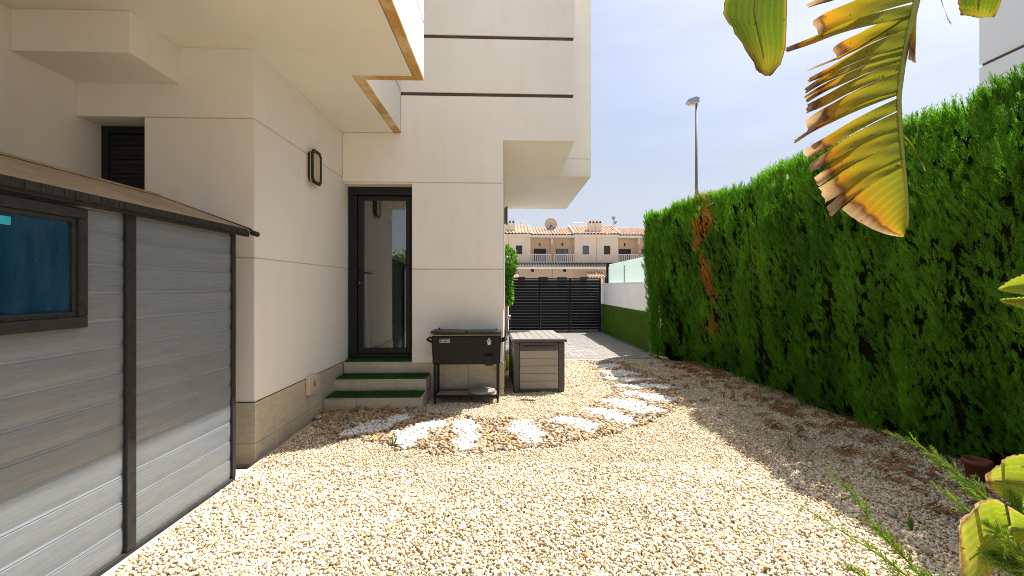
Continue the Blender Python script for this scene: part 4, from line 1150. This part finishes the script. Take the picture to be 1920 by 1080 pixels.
def add_plumes(y0, y1, dens, per, tp, smin, smax):
    n = int((y1-y0)*HZ*dens)
    y = rng.uniform(y0, y1, n); z = rng.uniform(-0.05, 1.0, n)*(hedge_top(y)-0.14)
    base = np.stack([hedge_x(y, z+0.1) + 0.06 + rng.random(n)*0.07, y, z], 1)
    ax = np.stack([-rng.uniform(0.02, 0.38, n), rng.normal(0, 0.16, n), np.ones(n)], 1); ax /= np.linalg.norm(ax, axis=1, keepdims=True)
    L = np.minimum(rng.uniform(0.28, 0.60, n), hedge_top(y) + rng.uniform(-0.10, 0.03, n) - z)
    y = np.repeat(y, per); z = np.repeat(z, per); B_ = np.repeat(base, per, 0); A_ = np.repeat(ax, per, 0); L = np.repeat(L, per)
    m_ = n*per; t = rng.random(m_)
    rad = rng.normal(0, 1, (m_, 3)); rad[:, 0] = -np.abs(rad[:, 0])*0.9; rad[:, 2] *= 0.3; rad /= np.linalg.norm(rad, axis=1, keepdims=True)
    pos = B_ + A_*(t*L)[:, None] + rad*((0.085*(1-t)+0.010)*rng.random(m_))[:, None]
    dirs = A_ + rad*(0.36*(1-t)+0.10)[:, None]
    size = rng.uniform(smin, smax, m_)*(1-0.45*t); roll = rng.uniform(0, 2*np.pi, m_)
    keep = pos[:, 2] > -0.01
    dry = (dry_mask(pos[:, 1], pos[:, 2]) & (pos[:, 0] < hedge_x(pos[:, 1], pos[:, 2]) + 0.12)) | (np.repeat(rng.random(n), per) < 0.006)
    ti = rng.integers(0, len(tp), m_)
    for k, tq in enumerate(tp):
        for mm, lst in ((~dry & keep, G_V), (dry & keep, D_V)):
            s_ = mm & (ti == k)
            if s_.any(): lst.append(scatter(tq, pos[s_], dirs[s_], size[s_], roll[s_]))
add_plumes(0.6, 2.2, 20, 10, tpls_far, 0.14, 0.24)
add_plumes(2.2, 5.0, 90, 16, tpls, 0.085, 0.155)
add_plumes(5.0, 9.72, 95, 15, tpls_far, 0.085, 0.16)
add_plumes(8.5, 9.68, 70, 14, tpls_far, 0.10, 0.18)
# end face and top
n = 900; z = rng.uniform(0.05, 1, n)*2.75; x = rng.uniform(3.15, 4.4, n)
G_V.append(scatter(tpls_far[0], np.stack([x, HY1-0.12+rng.uniform(-0.05, 0.05, n)-0.0*z, z], 1), np.stack([rng.normal(-0.1, 0.3, n), rng.uniform(0.1, 0.6, n), rng.uniform(0.6, 1, n)], 1), rng.uniform(0.12, 0.24, n), rng.uniform(0, 6.3, n)))
n = 7000; y = rng.uniform(0.6, HY1-0.1, n); x = hedge_x(y, hedge_top(y)) + rng.random(n)**2.2*1.2
G_V.append(scatter(tpls_far[1], np.stack([np.maximum(x, hedge_x(y, hedge_top(y))+0.02), y, hedge_top(y)-0.15+rng.uniform(-0.05, 0.03, n)], 1), np.stack([rng.normal(-0.1, 0.25, n), rng.normal(0, 0.25, n), np.ones(n)], 1), rng.uniform(0.08, 0.19, n), rng.uniform(0, 6.3, n)))
Vg = np.concatenate(G_V); Vd = np.concatenate(D_V)
tag(np_mesh('foliage', Vg, np.arange(len(Vg)).reshape(-1, 3), M['hedge'], hedge), kind='stuff')
o = np_mesh('dry_foliage', Vd, np.arange(len(Vd)).reshape(-1, 3), M['hedge_dry'], hedge); tag(o, 'orange brown dead strip near the far end of the hedge', kind='stuff')
print('hedge tris', len(Vg)//3, 'dry', len(Vd)//3)
# litter under the hedge
n = 230
y = 2.4 + rng.random(n)*6.0; x = 3.45 - np.abs(rng.normal(0, 0.42, n)); keep = (x > 1.6)
y, x = y[keep], x[keep]; n = len(x)
a = rng.uniform(0, 6.283, n)
Vl = scatter(tpls_far[0], np.stack([x, y, gz(x, y)+0.016], 1), np.stack([np.cos(a), np.sin(a), rng.uniform(0.0, 0.12, n)], 1), rng.uniform(0.10, 0.26, n), rng.uniform(-0.3, 0.3, n))
nl = 40; a = rng.uniform(0, 6.283, nl); xx = rng.uniform(-1.95, -1.0, nl); yy = rng.uniform(5.08, 5.22, nl)
Vl2 = scatter(tpls_far[1], np.stack([xx, yy, gz(xx, yy)+0.03], 1), np.stack([np.cos(a), np.sin(a)*0.3, rng.uniform(0, 0.3, nl)], 1), rng.uniform(0.05, 0.12, nl), rng.uniform(-0.5, 0.5, nl))
Vl = np.concatenate([Vl, Vl2])
tag(np_mesh('needle_litter', Vl, np.arange(len(Vl)).reshape(-1, 3), M['litter']), 'rust brown fallen needle sprigs scattered on the gravel', 'litter', kind='stuff')

# foreground juniper
jun = empty('juniper_shrub', (2.25, 1.25, 0), 'bright green juniper sprigs reaching in at the lower right corner', 'shrub')
jt = [spray_template(5, 1, 21), spray_template(6, 1, 22)]
def branch(pts, depths, dens, smax):
    P3 = [atY(px_, py_, dd) for (px_, py_), dd in zip(pts, depths)]
    L = []
    for i in range(len(P3)-1):
        for k in range(14): L.append(P3[i].lerp(P3[i+1], k/14))
    L.append(P3[-1]); n = len(L)
    br = MB().tube(L[::3] + [L[-1]], [0.0010 + 0.0030*i/(n/3) for i in range(len(L[::3])+1)], 6).build('branch', M['conifer'], jun, 0, True)
    pos = []; dr = []; sz = []
    for i in range(0, n-1):
        fwd = (L[max(i-2, 0)] - L[min(i+2, n-1)]).normalized()
        t = i/n
        for k in range(dens if i % 2 == 0 or dens > 2 else 0):
            sd_ = Vector((random.gauss(0, 1), random.gauss(0, 1), random.gauss(0, 1))); sd_ = (sd_ - fwd*sd_.dot(fwd)).normalized()
            pos.append(L[i]); dr.append(fwd*1.0 + sd_*random.uniform(0.25, 0.75)); sz.append((0.025 + smax*min(1, t*1.5))*random.uniform(0.6, 1.15))
    pos = np.array([tuple(p) for p in pos]); dr = np.array([tuple(p) for p in dr]); sz = np.array(sz)
    Vj = scatter(random.choice(jt), pos, dr, sz, rng.uniform(0, 6.3, len(pos)))
    tag(np_mesh('needles', Vj, np.arange(len(Vj)).reshape(-1, 3), M['conifer'], br), kind='stuff')
branch([(1665,812),(1720,832),(1790,885),(1860,945),(1990,1060)], [1.75,1.72,1.68,1.62,1.5], 2, 0.069)
branch([(1555,880),(1600,930),(1650,1000),(1710,1060),(1800,1180)], [1.70,1.68,1.64,1.6,1.5], 2, 0.069)
branch([(1500,948),(1560,985),(1640,1035),(1700,1080),(1820,1190)], [1.60,1.60,1.58,1.55,1.5], 1, 0.055)
branch([(1752,908),(1790,940),(1830,968),(1960,1080)], [1.72,1.70,1.66,1.5], 1, 0.055)
branch([(1570,1053),(1620,1082),(1700,1140)], [1.55,1.55,1.5], 1, 0.046)
branch([(1855,980),(1890,1015),(1990,1110)], [1.35,1.34,1.3], 2, 0.075)
branch([(1860,1040),(1900,1060),(1990,1130)], [1.40,1.38,1.3], 3, 0.084)
branch([(1895,925),(1925,985),(2000,1090)], [1.5,1.46,1.35], 3, 0.084)
branch([(1700,1065),(1760,1090),(1850,1180)], [1.5,1.5,1.45], 2, 0.065)
MB().tube([(2.3, 1.2, -0.05), (2.2, 1.25, 0.35), (2.0, 1.4, 0.5)], [0.03, 0.02, 0.008], 8).build('stem', M['bark'], jun, 0, True)

# ------------------------------------------------------------------ banana plant
ban = empty('banana_plant', (2.35, 1.45, 0), 'banana plant with torn yellow hanging leaf at the upper right', 'banana plant')
MB().tube([(2.35, 1.45, -0.05), (2.34, 1.45, 0.8), (2.33, 1.46, 1.7), (2.30, 1.47, 2.35)], [0.13, 0.12, 0.10, 0.07], 16).build('pseudostem', M['banana_stem'], ban, 0, True)
def sheet(rows, name, mat, parent, along, thick=0.0012, edge=0.0):
    """rows: list of rows of Vectors (edge to edge); along: value per row"""
    nr_, nc_ = len(rows), len(rows[0])
    V = [tuple(p) for r_ in rows for p in r_]
    F = [(j*nc_+i, j*nc_+i+1, (j+1)*nc_+i+1, (j+1)*nc_+i) for j in range(nr_-1) for i in range(nc_-1)]
    al = [max(along[j], edge*abs(2*i/(nc_-1)-1)**10) for j in range(nr_) for i in range(nc_)]; ac = [i/(nc_-1) for j in range(nr_) for i in range(nc_)]
    o_ = np_mesh(name, V, F, mat, parent, True, {'along': al, 'across': ac})
    return o_
MID = [(-150,1742),(-80,1732),(0,1719),(55,1706),(119,1693),(183,1685),(255,1689),(341,1698),(417,1703),(441,1696)]
def mid(y): return float(np.interp(y, [m_[0] for m_ in MID], [m_[1] for m_ in MID]))
def mdepth(y): return 1.72 - 0.10*((y-441)/590.0)**2 - 0.0002*y
ribpts = [atY(mid(y), y, mdepth(y)) for y in range(-150, 442, 18)]
crown = [Vector((2.28, 1.48, 2.45)), Vector((2.12, 1.53, 2.80)), Vector((1.86, 1.57, 2.93)), Vector((1.68, 1.59, 2.86))]
MB().tube(crown + ribpts, [0.03, 0.026, 0.021, 0.018] + [0.013*(1 - 0.85*i/len(ribpts)) + 0.0015 for i in range(len(ribpts))], 10).build('petiole', M['banana_rib'], ban, 0, True)
lf = empty('hanging_leaf', tuple(ribpts[0]), None, None); lf.parent = ban; lf.matrix_parent_inverse = inv_of(ban)
def strip(ra, rb, tt, tb, swing, brown, curl=0.0, sag=6, n=18, ct=None, cb=None):
    ct = ct or tt; cb = cb or tb
    rows = []; al = []
    for j in range(n+1):
        s_ = j/n; q = s_**3
        xa = mid(ra)*(1-s_) + ct[0]*s_ + (tt[0]-ct[0])*q; ya = ra*(1-s_) + ct[1]*s_ + (tt[1]-ct[1])*q
        xb = mid(rb)*(1-s_) + cb[0]*s_ + (tb[0]-cb[0])*q; yb = rb*(1-s_) + cb[1]*s_ + (tb[1]-cb[1])*q
        bow = -sag*math.sin(math.pi*s_)
        dep = mdepth((ra+rb)/2) + 0.05*s_ + swing*s_**2.5 + curl*max(0, s_-0.75)**2*16
        row = []
        for k in range(5):
            t = k/4
            fr = 2.0*math.sin(k*2.6+ra)*max(0, s_-0.9)*10
            row.append(atY(xa+(xb-xa)*t + fr, ya+(yb-ya)*t+bow + (2.5*math.sin(s_*11+ra)*max(0, s_-0.55)*2), dep + 0.004*math.sin(9*s_+k*1.7+ra) + 0.016*s_*math.sin(math.pi*t)))
        rows.append(row); al.append(s_*brown)
    sheet(rows, 'lamina', M['banana_old'], lf, al)
strip(-75,-40,(1511,10),(1516,17),0.05,0.98,0.03)
strip(-42,2,(1522,38),(1538,68),0.08,0.88,0.04)
strip(6,34,(1473,92),(1475,101),-0.06,0.84,-0.02,10)
strip(14,52,(1560,90),(1572,113),0.12,0.90,0.03,4)
SER = [(50,84,(1517,148),(1514,158),0.04,0.90,0.03), (84,97,(1509,163),(1511,174),0.02,0.93,-0.03), (97,113,(1508,178),(1513,190),0.03,0.97,0.04),
       (113,133,(1514,198),(1511,216),0.0,0.92,-0.03), (133,166,(1510,226),(1515,248),0.02,1.0,0.03), (166,178,(1489,260),(1490,267),-0.02,1.02,-0.02)]
SER2 = [(183,206,(1505,285),(1516,300),0.02,0.98,0.04), (208,236,(1518,309),(1520,326),0.04,0.98,-0.04), (236,263,(1527,331),(1534,347),0.0,1.0,0.05),
        (263,292,(1536,353),(1548,381),0.02,0.98,0.03), (292,312,(1550,386),(1558,404),-0.01,1.0,-0.02)]
for S_ in (SER, SER2):
    for i, q in enumerate(S_):
        av = lambda p, o: ((p[0]+o[0])/2, (p[1]+o[1])/2)
        ct = av(q[2], S_[i-1][3]) if i > 0 else None; cb = av(q[3], S_[i+1][2]) if i < len(S_)-1 else None
        strip(*q, sag=6, ct=ct, cb=cb)
# end lobe
rows = []; al = []
for j in range(17):
    s_ = j/16; row = []
    for k in range(9):
        t = k/8; yr = 312.5 + (440-312.5)*t
        tx = 1578 + (1694-1578)*t**0.9; ty = 392 + 52*math.sin(t*math.pi*0.5)**0.8
        x_ = mid(yr)*(1-s_) + tx*s_; y_ = yr*(1-s_) + ty*s_ - 8*math.sin(math.pi*s_)*(1-t)
        row.append(atY(x_, y_, mdepth(yr)+0.07*s_+0.02*math.sin(math.pi*t)))
    rows.append(row); al.append(s_*0.97)
sheet(rows, 'lamina', M['banana_old'], lf, al)
strip(-60,-5,(1702,108),(1716,116),-0.10,0.95,0.02,-4)
strip(246,252,(1733,318),(1735,322),-0.05,1.05,0.03,10)
strip(-120,-90,(1778,40),(1786,50),-0.05,1.05,0.0,-10)
strip(20,26,(1512,133),(1516,135),0.10,1.1,0.03,-8)
def lobe(name, left, right, d0, d1, mat, brown, petiole_from=None, n=20, edge=0.0, bulge=0.03):
    def samp(pl, s_):
        t = s_*(len(pl)-1); i = min(int(t), len(pl)-2); f = t-i
        return pl[i][0]*(1-f)+pl[i+1][0]*f, pl[i][1]*(1-f)+pl[i+1][1]*f
    rows = []; al = []
    for j in range(n+1):
        s_ = j/n; a = samp(left, s_); b = samp(right, s_); row = []
        for k in range(9):
            t = k/8; row.append(atY(a[0]+(b[0]-a[0])*t + 1.5*math.sin(j*1.9)*(1-t), a[1]+(b[1]-a[1])*t + 1.5*math.sin(j*2.7+k), d0+(d1-d0)*s_+bulge*math.sin(math.pi*t)))
        rows.append(row); al.append(brown*s_)
    par = empty(name, tuple(rows[0][4]), None, None); par.parent = ban; par.matrix_parent_inverse = inv_of(ban)
    if name == 'low_leaf' and n > 20:            # torn into flaps
        cuts = [0, 8, 15, n]
        for q in range(3):
            rr = [[p + Vector((0.0, 0.010*(q % 2), 0.003*(q % 2))) for p in row] for row in rows[cuts[q]:cuts[q+1]+1]]
            aa = al[cuts[q]:cuts[q+1]+1]; aa = [aa[0] + (0.90-aa[0])*0.0] + aa[1:-1] + [0.93]
            sheet(rr, 'lamina', mat, par, aa, 0.0012, 0.96)
    else:
        sheet(rows, 'lamina', mat, par, al, 0.0012, 0.9)
    if petiole_from is not None:
        e = rows[0][4]; m_ = (e + petiole_from)/2 + Vector((0, 0, 0.12))
        MB().tube([petiole_from, m_, e, rows[n//3][4], rows[int(n*0.8)][4]], [0.024, 0.018, 0.012, 0.007, 0.002], 8).build('midrib', M['banana_rib'], par, 0, True)
    return par
cr = Vector((2.28, 1.48, 2.42))
lobe('side_leaf', [(1372,-60),(1362,-10),(1355,25),(1378,62),(1402,100),(1424,138)], [(1478,-60),(1476,0),(1475,50),(1473,90),(1464,120),(1444,144)], 1.82, 1.90, M['banana_green'], 0.90, cr + Vector((0, 0, 0.1)))
lobe('side_leaf', [(1788,-70),(1794,-20),(1797,10),(1802,30)], [(1905,-70),(1884,-20),(1874,12),(1864,34)], 1.75, 1.80, M['banana_green'], 0.86, cr)
lobe('low_leaf', [(1990,505),(1930,511),(1895,524),(1871,541)], [(1990,560),(1930,553),(1895,549),(1872,544)], 1.45, 1.5, M['banana_pale'], 0.7, Vector((2.3, 1.47, 1.6)))
lobe('low_leaf', [(1990,556),(1930,557),(1900,558),(1874,561)], [(1990,600),(1930,582),(1900,573),(1875,565)], 1.42, 1.46, M['banana_pale'], 0.7)
lobe('low_leaf', [(2010,985),(1925,968),(1870,938),(1838,946),(1800,974),(1797,995)], [(2010,1030),(1925,1012),(1895,1040),(1862,1085),(1835,1130),(1800,1150)], 1.32, 1.46, M['banana_pale'], 0.95, Vector((2.3, 1.44, 0.75)), 24, 0, 0.07)
lobe('low_leaf', [(2010,835),(1940,853),(1900,858),(1868,874),(1845,892)], [(2010,990),(1940,962),(1900,945),(1872,930),(1850,912)], 1.45, 1.55, M['banana_pale'], 0.98, Vector((2.3, 1.44, 0.95)), 24, 0, 0.06)

# ------------------------------------------------------------------ climbing plant at the far corner, weeds, pot, twig
def leaves(name, pos, nrm, size, mat, parent):
    n = len(pos)
    tpl = np.array([(0,0,0),(0.34,0.05,0.42),(0,0,1.0),(-0.34,0.05,0.42)])
    v = scatter(tpl, pos, nrm, size, rng.uniform(0, 6.3, n)); F = np.arange(4*n).reshape(-1, 4)
    return tag(np_mesh(name, v, F, mat, parent), kind='stuff')
vine = empty('climbing_plant', (0.0, 12.3, 0), 'bright green climbing plant at the far corner of the white house', 'plant')
n = 4200
z = rng.uniform(0.9, 2.5, n); r_ = np.sqrt(rng.random(n)); a = rng.uniform(0, 6.283, n)
wz = 0.20 + 0.16*np.clip((z-0.9)/1.2, 0, 1) + 0.04*np.sin(z*7); wz *= np.clip((2.56-z)/0.2, 0.2, 1)
pos = np.stack([-0.10 + np.cos(a)*r_*wz, 12.35 + np.sin(a)*r_*wz*0.9, z], 1)
leaves('foliage', pos, np.stack([np.cos(a)*0.6+rng.normal(0, .4, n), np.sin(a)*0.6+rng.normal(0, .4, n), rng.normal(-0.1, 0.5, n)], 1), rng.uniform(0.05, 0.10, n), M['vine'], vine)
for k in range(3): MB().tube([(-0.12+k*0.05, 12.3, -0.03), (-0.15+k*0.07, 12.32, 1.0), (-0.1, 12.35, 2.2)], [0.02, 0.015, 0.006], 6).build('stem', M['bark'], vine, 0, True)
def weed(x, y, h, n, label):
    t = empty('weed', (x, y, 0), label, 'weed', 'weeds in the gravel')
    a = rng.uniform(0, 6.283, n)
    pos = np.tile(np.array([[x, y, float(gz(x, y))]]), (n, 1)) + np.stack([np.cos(a)*0.008, np.sin(a)*0.008, np.zeros(n)], 1)
    tpl = np.array([(-0.03,0,0),(0.03,0,0),(0.07,0.02,0.5),(0,0.10,1.0),(-0.07,0.02,0.5)])
    v = scatter(tpl, pos, np.stack([np.cos(a)*0.5, np.sin(a)*0.5, rng.uniform(0.6, 1.3, n)], 1), rng.uniform(0.6, 1.1, n)*h, rng.uniform(0, 6.3, n))
    np_mesh('leaves', v, np.arange(5*n).reshape(-1, 5), M['weed'], t)
p = atG(737, 834); weed(p.x, p.y, 0.09, 16, 'small green weed tuft beside the white stones near the steps')
p = atG(1712, 1000); weed(p.x, p.y, 0.09, 12, 'small dark green weed in the shaded gravel near the juniper')
p = atG(1262, 727); weed(p.x, p.y, 0.08, 14, 'small green weed at the path edge beside the hedge')
p = atG(1480, 842); weed(p.x, p.y, 0.05, 14, 'flat dark green weed in the shaded gravel below the hedge')
dw = empty('dry_weed', (-1.88, 5.12, 0), 'dry straw coloured weed at the foot of the lowest step', 'dry weed')
mb = MB()
for k in range(9):
    a = random.uniform(0, 6.28); l = random.uniform(0.03, 0.12)
    mb.tube([(-1.86, 5.14, 0), (-1.86+math.cos(a)*l*0.5, 5.14+math.sin(a)*l*0.3, 0.09), (-1.86+math.cos(a)*l, 5.14+math.sin(a)*l*0.5, random.uniform(0.08, 0.16))], [0.002, 0.0016, 0.001], 5)
mb.build('stalks', M['cream_seal'], dw)
p = atG(1832, 900)
pot = empty('terracotta_pot', (p.x, p.y, 0), 'dark red terracotta pot at the foot of the hedge', 'pot')
MB().lathe([(0.055, 0.0), (0.075, 0.12), (0.085, 0.12), (0.085, 0.15), (0.075, 0.15), (0.065, 0.05), (0.0, 0.05)], (p.x, p.y, 0.0), 'z', 24).build('body', M['terracotta'], pot, 0, True)
p = atG(985, 753)
tw = empty('dark_twig', (p.x, p.y, 0), 'flat dark twig lying on the gravel in front of the storage box', 'twig')
MB().tube([(p.x-0.10, p.y+0.01, 0.016), (p.x-0.02, p.y, 0.022), (p.x+0.07, p.y-0.02, 0.020), (p.x+0.13, p.y-0.03, 0.015)], [0.003, 0.010, 0.008, 0.002], 6).build('stick', M['rubber'], tw, 0, True)
for (px_, py_, r_, lbl) in ((1672, 970, 0.028, 'rounded tan stone alone in the shaded gravel near the juniper'), (1736, 1040, 0.034, 'rounded rust brown stone in the gravel beside the pale banana leaf')):
    p = atG(px_, py_); v, f = stones(np.array([[p.x, p.y, 0.02]]), np.array([r_]), ICO_V, ICO_F, 0.05, (0.6, 0.7), 0.1)
    tag(np_mesh('stone', v, f, M['pebble'], None, True), lbl, 'stone')

# ------------------------------------------------------------------ behind the camera (seen mirrored in the door glass)
bh = empty('rear_bush', (-5.0, -6.0, 0), 'leafy green bush seen only as a reflection in the door glass', 'bush')
n = 5000
pos = np.stack([rng.uniform(-8, -2.5, n), rng.uniform(-6.6, -5.4, n), rng.uniform(0.0, 2.7, n)], 1)
leaves('foliage', pos, rng.normal(0, 1, (n, 3)), rng.uniform(0.12, 0.22, n), M['vine'], bh)
MB().box(-7.8, -2.7, -6.4, -5.8, -0.05, 2.5).build('shade_core', M['hedge_core'], bh)  # solid filler, its colour carries the shade inside the bush
town(-4.5, 1, -30, 'peach terraced house seen only as a reflection in the door glass', math.pi, True, 0, 'houses behind the viewer')
town(-4.5, -1, -30, 'peach shuttered terraced house behind the viewer, beside the reflected one', math.pi, True, 0, 'houses behind the viewer')
